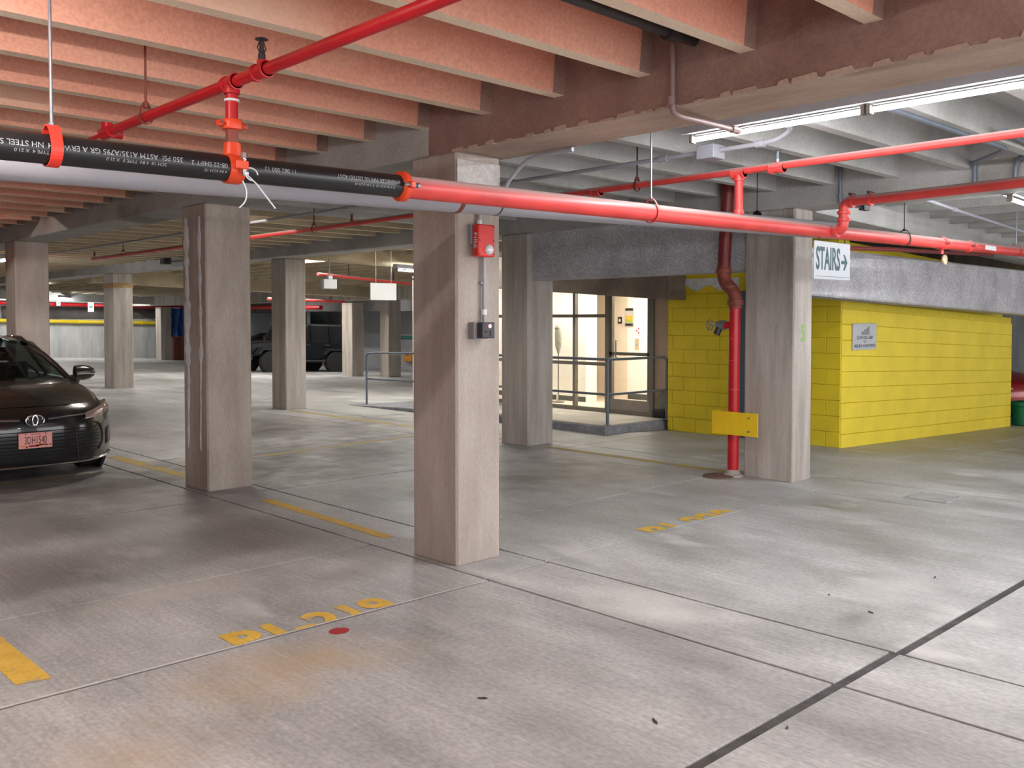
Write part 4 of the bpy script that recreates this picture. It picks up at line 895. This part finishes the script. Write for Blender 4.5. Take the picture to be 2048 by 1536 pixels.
for (x, w, z0, z1, lb_) in ((10.63, .18, 2.28, 2.52, 'small pale notice hanging at the far wall near the strip light'), (12.08, .27, 2.0, 2.46, 'tall white notice hanging in front of the far wall pipes')):
    t = thing('far_notice', lb_, 'sign', (x, 41, z0)); MB().box(x - w / 2, x + w / 2, 40.99, 41.01, z0, z1).build('board', M['white'], t, bevel=.003); MB().tube((x, 41, z1), (x, 41, 3.0), .01, 6).build('rod', M['steel'], t)
    MB().box(x - w * .3, x + w * .3, 40.985, 40.99, z0 + (z1 - z0) * .45, z0 + (z1 - z0) * .6).build('print', M['teal2'], t)
ex = thing('exit_lamp', 'small red lamp right of the column behind the sedan', 'lamp', (2.1, 14.9, 2.6))
MB().lathe(T(2.05, 14.9, 2.52), [(.02, 0), (.075, .03), (.08, .12), (.05, .17), (.02, .18)], 14).build('globe', emis('red_lamp', (1, .16, .12), 2.5), ex, smooth=True); MB().tube((2.05, 14.9, 2.69), (2.05, 14.9, 3.16), .012, 8).build('stem', M['steel'], ex)
# far pipes
def farpipe(label, p0, p1, r, mat, n=4):
    t = thing('far_pipe', label, 'pipe', p0); MB().tube(p0, p1, r, 14).build('pipe', M[mat], t, smooth=True)
    a, b = Vector(p0), Vector(p1); d = (b - a).normalized()
    for k in range(n):
        c = a.lerp(b, (k + .5) / n); MB().tube(c - d * .05, c + d * .05, r * 1.25, 14).build('coupling', M[mat], t, smooth=True)
        if c.z > 2: MB().tube(c + d * .2 + Vector((0, 0, r * .8)), Vector((c.x + d.x * .2, c.y + d.y * .2, ZT + dz(c.x) - .01)), .012, 6).build('hanger_rod', M['darkiron'], t)
    return t
farpipe('upper red pipe along the far wall above the yellow rail', (8, 41.5, 2.68), (18.6, 41.5, 2.50), .085, 'red2')
farpipe('lower red pipe along the far wall above the yellow rail', (8, 41.4, 2.40), (18.6, 41.4, 2.22), .085, 'red2')
farpipe('thin white pipe between the two far red pipes', (8, 41.2, 2.54), (14.5, 41.2, 2.44), .035, 'white')
farpipe('yellow rail pipe along the far concrete wall', (8, 41.85, 1.60), (15.6, 41.85, 1.47), .085, 'yellow', 5)
farpipe('red pipe high on the far side wall behind the middle column', (18.3, 20, 2.25), (18.3, 40, 2.62), .07, 'red')
farpipe('short red pipe with capped end above the black off-road car', (16.3, 27.6, 2.12), (16.3, 36, 2.2), .09, 'red2', 2)
farpipe('slim red pipe near the hanging white board', (7.0, 12.9, 2.62), (13.5, 14.9, 2.44), .035, 'red')
farpipe('teal pipe on the far grey wall right of the last column', (18.94, 20.5, .88), (18.94, 26.2, .92), .06, 'teal2', 2)
farpipe('red pipe across the bay above the off-road car', (11.0, 22.3, 2.30), (13.9, 22.3, 2.25), .05, 'red', 2)
yb = thing('yellow_box', 'small yellow box on the far wall behind the ramp railing', 'box', (18.8, 25, .0))
MB().box(18.75, 18.98, 24.9, 25.4, -.05, .30).build('body', M['flagy'], yb, bevel=.02); MB().box(18.74, 18.76, 25.05, 25.25, .2, .25).build('latch', M['darkiron'], yb)

# ------------------------------------------------------------------ cars
def lerp_tab(tab, z):
    if z <= tab[0][0]: return tab[0][1]
    for (a, va), (b, vb) in zip(tab[:-1], tab[1:]):
        if z <= b: return va + (vb - va) * (z - a) / (b - a)
    return tab[-1][1]
def plan_c(x): a = abs(x) / .91; return .06 * a * a + .46 * a ** 4
VZ = [(.16, .07), (.22, .02), (.40, 0), (.56, 0), (.64, .02), (.70, .05), (.76, .13), (.82, .26), (.88, .40)]
def fas(x, z, off=0.0): return (x, plan_c(x) + lerp_tab(VZ, z) - off, z)
def wheel(parent, x, u, r, w=.21, rim=.21, spokes=9):
    s_ = 1 if x > 0 else -1
    Mx = T(x, u, r) @ RY(math.pi / 2)
    t = MB().lathe(Mx, [(rim, -w / 2), (r - .03, -w / 2), (r, -w / 2 + .03), (r, w / 2 - .03), (r - .03, w / 2), (rim, w / 2)], 28).build('tyre', M['tyre'], parent, smooth=True)
    rm = MB().lathe(T(x + s_ * (w / 2 - .03), u, r) @ RY(math.pi / 2), [(rim, -.02), (rim + .004, .02), (rim - .02, .022), (rim - .025, -.01), (.02, 0)], 24).build('rim', M['rim'], t, smooth=True)
    return t
def sedan(label, paint, cat='car', group=None, front=True):
    t = thing('sedan' if front else 'red_car', label, cat, (0, 0, 0), group, local=True)
    xsn = [0, .35, .62, .74, .83, .905, .91, .88]
    st_ = [(.13, 1, [(0, .768), (.35, .766), (.6, .757), (.70, .748), (.80, .722), (.895, .58), (.905, .40), (.88, .19)]),
           (.33, .85, [(0, .865), (.35, .86), (.61, .842), (.73, .818), (.83, .77), (.905, .60), (.91, .40), (.88, .19)]),
           (.62, .5, [(0, .925), (.35, .92), (.62, .905), (.75, .878), (.85, .82), (.91, .62), (.91, .40), (.88, .19)]),
           (1.25, .08, [(0, .995), (.35, .99), (.64, .975), (.76, .955), (.87, .895), (.91, .64), (.91, .40), (.88, .19)]),
           (2.2, 0, [(0, .96), (.35, .96), (.64, .96), (.78, .97), (.88, .93), (.91, .66), (.91, .40), (.88, .19)]),
           (3.4, 0, [(0, .98), (.35, .98), (.64, .98), (.78, .99), (.88, .95), (.91, .68), (.91, .40), (.88, .19)]),
           (4.2, 0, [(0, 1.06), (.35, 1.055), (.62, 1.045), (.74, 1.03), (.85, .96), (.90, .68), (.90, .40), (.87, .19)]),
           (4.72, -.25, [(0, 1.05), (.35, 1.045), (.60, 1.03), (.72, 1.0), (.82, .92), (.88, .66), (.88, .40), (.85, .22)]),
           (4.86, -.5, [(0, .80), (.35, .80), (.60, .79), (.72, .77), (.80, .72), (.86, .58), (.87, .40), (.84, .24)])]
    rows = []
    for u, k, pr_ in st_:
        half = [(x, u + k * plan_c(x), z) for x, z in pr_]
        rows.append([(-x, y, z) for x, y, z in half[::-1]][:-1] + half)
    mb = MB().grid(rows)
    n = len(rows[-1]); last = rows[-1]; mb._add(last, [tuple(range(n))])
    body = mb.build('body', M[paint], t, smooth=True)
    # front bumper skin
    X = [-.905 + 1.81 * i / 36 for i in range(37)]; Z = [.17, .22, .28, .34, .40, .48, .56, .62, .66, .70, .74, .766]
    MB().grid([[fas(x, z) for x in X] for z in Z]).build('front_bumper', M[paint], t, smooth=True)
    MB().hexa([(-.5, .2, .16), (.5, .2, .16), (.84, 1.0, .16), (-.84, 1.0, .16)], [(-.5, .2, .30), (.5, .2, .30), (.84, 1.0, .30), (-.84, 1.0, .30)]).box(-.84, .84, 1.0, 4.6, .16, .30).build('underbody', M['blackm'], t)
    for x in (-.79, .79):
        for u in (.97, 3.75):
            wheel(t, x, u, .335)
            MB().lathe(T(x + (.085 if x > 0 else -.115), u, .335) @ RY(math.pi / 2), [(.02, 0), (.385, 0), (.385, .034), (.02, .034)], 28).build('wheel_arch', M['blackm'], t)
    # glasshouse
    def ws(a, b):   # windshield: a = -1..1 across, b = 0..1 up
        hw = .735 - .185 * b; x = a * hw
        return (x, 1.10 + .16 * a * a + b * (.95 - .06 * a * a), .985 - .02 * a * a + b * (.43 - .045 * a * a) + .035 * math.sin(math.pi * b))
    A_ = [-1 + 2 * i / 12 for i in range(13)]
    MB().grid([[ws(a, b / 6) for a in A_] for b in range(7)]).build('windshield', M['carglass'], t, smooth=True)
    rt_ = []
    for i in range(9):
        f = i / 8; u = 2.03 + f * 1.2
        rt_.append([(a * .56, u + (.10 - .06 * 1) * a * a * (1 - f), 1.415 + .045 * math.sin(math.pi * min(1, f * 1.1 + .05)) - .06 * a ** 4 - .02 * a * a) for a in A_])
    MB().grid(rt_).build('roof', M[paint], t, smooth=True)
    MB().grid([[(a * (.56 + .12 * b / 5), 3.22 + .95 * b / 5 - .1 * a * a * (b / 5), 1.40 - .06 * a ** 4 - .35 * (b / 5) ** 1.3) for a in A_] for b in range(6)]).build('rear_window', M['carglass'], t, smooth=True)
    for s_ in (-1, 1):
        MB().path([(s_ * .80, 1.16, .93), ws(s_ * 1.0, .0), ws(s_ * 1.0, .3), ws(s_ * 1.0, .6), ws(s_ * 1.0, 1.0), (s_ * .565, 2.4, 1.40), (s_ * .565, 2.9, 1.405), (s_ * .58, 3.25, 1.37), (s_ * .68, 4.1, 1.04)], .032, 8).build('pillar', M[paint], t, smooth=True)
        MB()._add([(s_ * .84, 1.5, .955), (s_ * .86, 2.4, .97), (s_ * .86, 3.3, .985), (s_ * .84, 3.85, 1.0), (s_ * .60, 3.2, 1.37), (s_ * .585, 2.4, 1.39), (s_ * .60, 2.05, 1.365)], [(0, 1, 5, 6), (1, 2, 4, 5), (2, 3, 4)]).build('side_window', M['carglass'], t)
        MB().tube((s_ * .865, 2.42, .96), (s_ * .585, 2.45, 1.39), .025, 8).build('pillar', M['blackm'], t)
        mr_ = MB().lathe(T(s_ * .985, 1.50, 1.01) @ RY(s_ * math.pi / 2) @ Matrix.Diagonal((.72, .55, 1, 1)), [(.03, -.12), (.115, -.105), (.125, -.02), (.105, .06), (.06, .11), (.015, .125)], 18).build('mirror', M[paint], t, smooth=True)
        MB().tube((s_ * .80, 1.50, .955), (s_ * .92, 1.50, .985), .022, 8).build('mirror_arm', M['blackm'], mr_)
        MB().box(s_ * .985 - .10, s_ * .985 + .10, 1.427, 1.433, .995, 1.0).build('turn_signal', M['lamp_lens'], mr_)
        # headlamp
        rows = []
        for i in range(13):
            f = i / 12; x = s_ * (.50 + .385 * f)
            lo = .625 + .055 * f ** 1.4; hi = .672 + .085 * f ** .85
            rows.append([fas(x, lo + (hi - lo) * k / 4, .012 + .012 * math.sin(math.pi * k / 4)) for k in range(5)])
        hl = MB().grid(rows).build('headlamp', M['lamp_lens'], t, smooth=True)
        MB().path([fas(s_ * (.50 + .385 * i / 10), .620 + .055 * (i / 10) ** 1.4, .016) for i in range(11)], .006, 6).build('chrome_edge', M['chrome'], hl)
        if front:
            # fog pocket
            rows = [[fas(s_ * (.79 + .07 * f), .31 + .17 * k / 5 + .02 * f, .008) for k in range(6)] for f in (0, .33, .66, 1)]
            fp = MB().grid(rows).build('fog_pocket', M['blackm'], t, smooth=True)
            MB().path([fas(s_ * .845, .33 + .13 * i / 6, .012) for i in range(7)], .014, 8).build('fog_lamp', M['lamp_lens'], fp, smooth=True)
            MB().path([fas(s_ * .52, .585, .012), fas(s_ * .62, .575, .014), fas(s_ * .68, .54, .012), fas(s_ * .715, .45, .010), fas(s_ * .715, .36, .01), fas(s_ * .66, .29, .01)], .010, 8, .03).build('grille_trim', M['darkiron'], t, smooth=True)
            MB().path([fas(s_ * (.13 + .37 * i / 8), .648 + .020 * (i / 8), .014) for i in range(9)], .008, 8).build('grille_wing', M['chrome'], t, smooth=True)
            MB().path([fas(s_ * .875, .215, .012), fas(s_ * .80, .20, .016), fas(s_ * .72, .195, .014)], .016, 8, .03).build('lip_corner', M['chrome'], t, smooth=True)
    if front:
        def hwid(z): return lerp_tab([(.20, .50), (.24, .62), (.30, .68), (.38, .705), (.48, .69), (.56, .64), (.60, .53), (.68, .50)], z)
        zz = [.20, .22, .26, .30, .36, .42, .48, .54, .58, .62, .66, .685]
        MB().grid([[fas(hwid(z) * (-1 + 2 * i / 30), z, .006) for i in range(31)] for z in zz]).build('grille_panel', M['paint_black'], t, smooth=True)
        # mesh of the lower grille, as fine slats
        for k, z in enumerate([.25 + .035 * i for i in range(9)]):
            MB().path([fas(x / 20 * (hwid(z) - .03), z, .012) for x in range(-20, 21)], .0045, 5).build('grille_slat', M['blackm'], t)
        for x in (-.42, .42): MB().path([fas(x, .23, .014), fas(x * .92, .55, .014)], .006, 6).build('grille_rib', M['darkiron'], t)
        MB().path([fas(x / 20 * .86, .185 + .012 * (abs(x) / 20) ** 3, .014) for x in range(-20, 21)], .010, 8).build('bumper_lip', M['chrome'], t, smooth=True)
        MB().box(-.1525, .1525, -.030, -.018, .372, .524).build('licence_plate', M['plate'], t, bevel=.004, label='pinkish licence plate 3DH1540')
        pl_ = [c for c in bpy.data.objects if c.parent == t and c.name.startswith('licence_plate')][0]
        text_obj('plate_number', '3DH1540', M['maroon'], pl_, face_my(0, -.0312, .448) @ Matrix.Diagonal((1, 1.75, 1, 1)), .060, .86)
        text_obj('plate_state', 'MARYLAND', M['flagr'], pl_, face_my(.0, -.0312, .508), .018, 1.0)
        for i, (a, b, c, d, m_) in enumerate(((-.14, -.06, .392, .402, 'flagy'), (-.06, .03, .386, .404, 'flagr'), (.0, .06, .392, .408, 'flagy'), (.03, .09, .398, .410, 'flagr'), (.085, .105, .394, .406, 'ink'), (.105, .13, .394, .406, 'flagy'), (.13, .142, .394, .406, 'ink'), (-.09, -.075, .380, .392, 'ink'))):
            MB().box(a, b, -.0315, -.030, c, d).build('plate_flag', M[m_], pl_)
        for x in (-.09, .09): MB().tube((x, -.030, .512), (x, -.034, .512), .006, 8).build('plate_screw', M['darkiron'], pl_)
        eo = MB().torus(T(0, -.020, .640) @ RX(math.pi / 2), .083, .0075, 32, 8, sy=.66).build('emblem', M['chrome'], t, smooth=True, label='chrome oval emblem')
        MB().torus(T(0, -.024, .660) @ RX(math.pi / 2), .066, .0065, 28, 8, sy=.42).build('emblem_oval', M['chrome'], eo, smooth=True)
        MB().torus(T(0, -.024, .640) @ RX(math.pi / 2), .024, .0065, 28, 8, sy=2.0).build('emblem_oval', M['chrome'], eo, smooth=True)
        MB().lathe(T(0, -.008, .640) @ RX(math.pi / 2) @ Matrix.Diagonal((1, .66, 1, 1)), [(.08, 0), (.075, .01), (.01, .012)], 24).build('emblem_back', M['blackm'], eo)
    # cabin
    MB().box(-.72, .72, 1.15, 1.45, .80, .965).build('dashboard', M['interior'], t, bevel=.02)
    for x in (-.36, .36):
        MB().box(x - .24, x + .24, 2.25, 2.42, .6, 1.12).box(x - .12, x + .12, 2.30, 2.38, 1.14, 1.30).build('seat', M['interior'], t)
    MB().box(-.66, .66, 3.2, 3.4, .6, 1.08).build('rear_seat', M['interior'], t, bevel=.03)
    MB().torus(T(.36, 1.62, .96) @ RX(1.1), .18, .014, 22, 8).build('steering_wheel', M['interior'], t)
    MB().box(-.10, .10, 1.98, 2.0, 1.26, 1.31).build('rear_mirror', M['interior'], t, bevel=.01)
    return t
camry = sedan('dark bronze sedan with a pink-lit licence plate, cut off by the left edge', 'paint_car')
camry.location = (-1.05, 5.12, 0)
red1 = sedan('red car mostly hidden behind the black off-road car', 'paint_red', 'car', front=False)
red1.location = (15.9, 35.4, dz(17)); red1.rotation_euler = (0, 0, -math.pi / 2)
red2 = sedan('red car glimpsed past the right end of the yellow block wall', 'paint_red', 'car', front=False)
red2.location = (15.3, 1.2, dz(15.8)); red2.rotation_euler = (0, 0, -.3)

jp = thing('off_road_car', 'boxy black off-road car parked sideways behind the far columns', 'car', (0, 0, 0), local=True)
MB().hexa([(-.77, .95, .50), (.77, .95, .50), (.77, 4.25, .52), (-.77, 4.25, .52)], [(-.79, .95, 1.16), (.79, .95, 1.16), (.77, 4.25, 1.18), (-.77, 4.25, 1.18)]).build('body', M['paint_black'], jp, bevel=.03)
MB().hexa([(-.50, .12, .62), (.50, .12, .62), (.70, 1.35, .62), (-.70, 1.35, .62)], [(-.50, .12, 1.08), (.50, .12, 1.08), (.72, 1.35, 1.18), (-.72, 1.35, 1.18)]).build('hood', M['paint_black'], jp, bevel=.04)
gr = MB().box(-.62, .62, .06, .14, .66, 1.06).build('grille', M['paint_black'], jp, bevel=.02)
for k in range(7): MB().box(-.30 + .09 * k, -.26 + .09 * k, .05, .065, .74, 1.0).build('grille_slot', M['blackm'], gr)
for x in (-.47, .47): MB().lathe(T(x, .062, .90) @ RX(math.pi / 2), [(.10, 0), (.10, .02), (.06, .035), (.01, .04)], 18).build('headlamp', M['lamp_lens'], gr, smooth=True)
MB().box(-.85, .85, -.18, .02, .48, .66).build('front_bumper', M['box_dark'], jp, bevel=.03)
lp = MB().box(.10, .42, -.20, -.185, .50, .66).build('licence_plate', M['white'], jp, bevel=.004)
for x in (-.80, .80):
    for u in (.72, 3.35):
        wheel(jp, x * 1.0, u, .41, .25, .23)
        s_ = 1 if x > 0 else -1
        MB().prism([(-.55, .70), (-.38, .92), (.38, .92), (.60, .66), (.52, .64), (.34, .84), (-.34, .84), (-.47, .68)], lambda a, b, d, u=u, s_=s_: (s_ * (.62 + d), u + a, b), .32).build('fender', M['blackm'], jp)
    MB().box(x - .10, x + .10, 1.2, 2.9, .42, .50).build('side_step', M['blackm'], jp, bevel=.02)
cabm = MB().hexa([(-.77, 1.30, 1.16), (.77, 1.30, 1.16), (.75, 4.22, 1.18), (-.75, 4.22, 1.18)], [(-.62, 1.62, 1.74), (.62, 1.62, 1.74), (.60, 4.02, 1.74), (-.60, 4.02, 1.74)]).build('cabin_glass', plain('smoked_glass', (.012, .013, .014), .08, coat=.5), jp)
MB().hexa([(-.64, 1.58, 1.72), (.64, 1.58, 1.72), (.62, 4.06, 1.72), (-.62, 4.06, 1.72)], [(-.56, 1.66, 1.81), (.56, 1.66, 1.81), (.56, 3.96, 1.81), (-.56, 3.96, 1.81)]).build('roof', M['blackm'], jp, bevel=.02)
for s_ in (-1, 1):
    for (u0, u1) in ((1.30, 1.60), (2.35, 2.38), (3.15, 3.17), (4.20, 4.02)):
        MB().tube((s_ * .778, u0, 1.16), (s_ * .63, u1, 1.74), .04, 8).build('pillar', M['paint_black'], jp)
    m_ = MB().box(s_ * .95 - .09, s_ * .95 + .09, 1.42, 1.52, 1.17, 1.36).build('mirror', M['paint_black'], jp, bevel=.02); MB().tube((s_ * .78, 1.47, 1.2), (s_ * .9, 1.47, 1.22), .02, 8).build('mirror_arm', M['blackm'], m_)
    for u in (2.28, 3.08): MB().box(s_ * .79 - .02, s_ * .79 + .02, u - .14, u, 1.02, 1.06).build('door_handle', M['chrome'], jp)
    MB().box(s_ * .765, s_ * .80, 4.18, 4.27, .88, 1.12).build('tail_lamp', M['flagr'], jp)
sw = MB().lathe(T(.05, 4.26, .98) @ RX(-math.pi / 2), [(.2, 0), (.39, .005), (.41, .03), (.41, .21), (.39, .24), (.22, .24), (.2, .2)], 28).build('spare_wheel', M['tyre'], jp, smooth=True)
MB().lathe(T(.05, 4.40, .98) @ RX(-math.pi / 2), [(.2, 0), (.2, .06), (.05, .08)], 20).build('rim', M['rim'], sw, smooth=True)
MB().box(-.80, .80, 4.25, 4.42, .50, .66).build('rear_bumper', M['blackm'], jp, bevel=.03)
jp.location = (11.55, 25.25, dz(13.8) + .01); jp.rotation_euler = (0, math.atan(FALL), -math.pi / 2)
jp.rotation_euler = (-math.atan(FALL), 0, -math.pi / 2)
red1.rotation_euler = (-math.atan(FALL), 0, -math.pi / 2)

# ------------------------------------------------------------------ stored things at the far end
fb = dz(15)
bt = thing('blue_tarp', 'crumpled blue tarp hanging over stored goods beside the pale far column', 'tarp', (16.0, 39.3, fb))
rows = []
for j in range(9):
    z = 2.2 - 1.45 * j / 8
    rows.append([(15.0 + 2.0 * i / 20, 39.3 + .07 * math.sin(i * 1.7 + j * .35) + .05 * math.sin(i * .6 + j), z + .04 * math.sin(i * .9)) for i in range(21)])
rb2 = [[(x, y + .035, z) for x, y, z in r] for r in rows]
MB().grid(rows).grid(rb2).grid([rows[0], rb2[0]]).grid([rows[-1], rb2[-1]]).build('sheet', M['bluetarp'], bt, smooth=True)
MB().tube((14.6, 39.35, 2.22), (17.4, 39.35, 2.18), .03, 10).build('carrying_bar', M['white'], bt)
for x in (14.7, 17.3): MB().tube((x, 39.35, fb - .05), (x, 39.35, 2.22), .03, 8).build('post', M['steel'], bt)
cab = thing('wooden_cabinet', 'low red-brown wooden drawer cabinet under the blue tarp', 'cabinet', (15.75, 38.7, fb))
MB().box(15.05, 16.6, 38.5, 38.95, fb + .0, .78).build('carcass', M['wood'], cab, bevel=.01)
MB().box(15.0, 16.65, 38.46, 38.99, .76, .82).build('top', M['wood'], cab, bevel=.008)
for z in (.50, .20, -.10):
    dr = MB().box(15.12, 16.53, 38.485, 38.50, z, z + .22).build('drawer', M['wood'], cab, bevel=.004); MB().tube((15.82, 38.48, z + .11), (15.82, 38.45, z + .11), .02, 8).build('knob', M['darkiron'], dr)
gt = thing('tarp_covered_stack', 'white panel stack under a dark green tarp behind the black off-road car', 'tarp', (17.6, 31.2, dz(17.6)))
MB().box(16.9, 17.9, 31.0, 32.4, dz(17), 2.0).build('panel_stack', M['white'], gt, bevel=.02)
rows = []
for j in range(7):
    a = j / 6
    rows.append([(17.2 + 1.5 * a + .05 * math.sin(i), 30.2 + 1.6 * i / 10, 2.25 - .12 * math.sin(i * 1.3) - 1.2 * a * a + .05 * math.sin(i * 2 + j)) for i in range(11)])
rb2 = [[(x, y, z - .03) for x, y, z in r] for r in rows]
MB().grid(rows).grid(rb2).build('tarp', M['greentarp'], gt, smooth=True)
for y in (30.3, 31.7): MB().tube((17.25, y, dz(17)), (17.25, y, 2.2), .03, 8).build('pole', M['darkiron'], gt)
bn = thing('green_bin', 'green plastic bin at the far right end of the yellow wall', 'bin', (14.0, .95, dz(14)))
MB().lathe(T(14.0, .95, dz(14)), [(.15, 0), (.19, .02), (.21, .34), (.23, .36), (.23, .40), (.20, .41)], 18).build('bucket', M['greenbin'], bn, smooth=True)
MB().lathe(T(14.0, .95, dz(14) + .40), [(.235, 0), (.235, .02), (.05, .05)], 18).build('lid', M['greenbin'], bn)
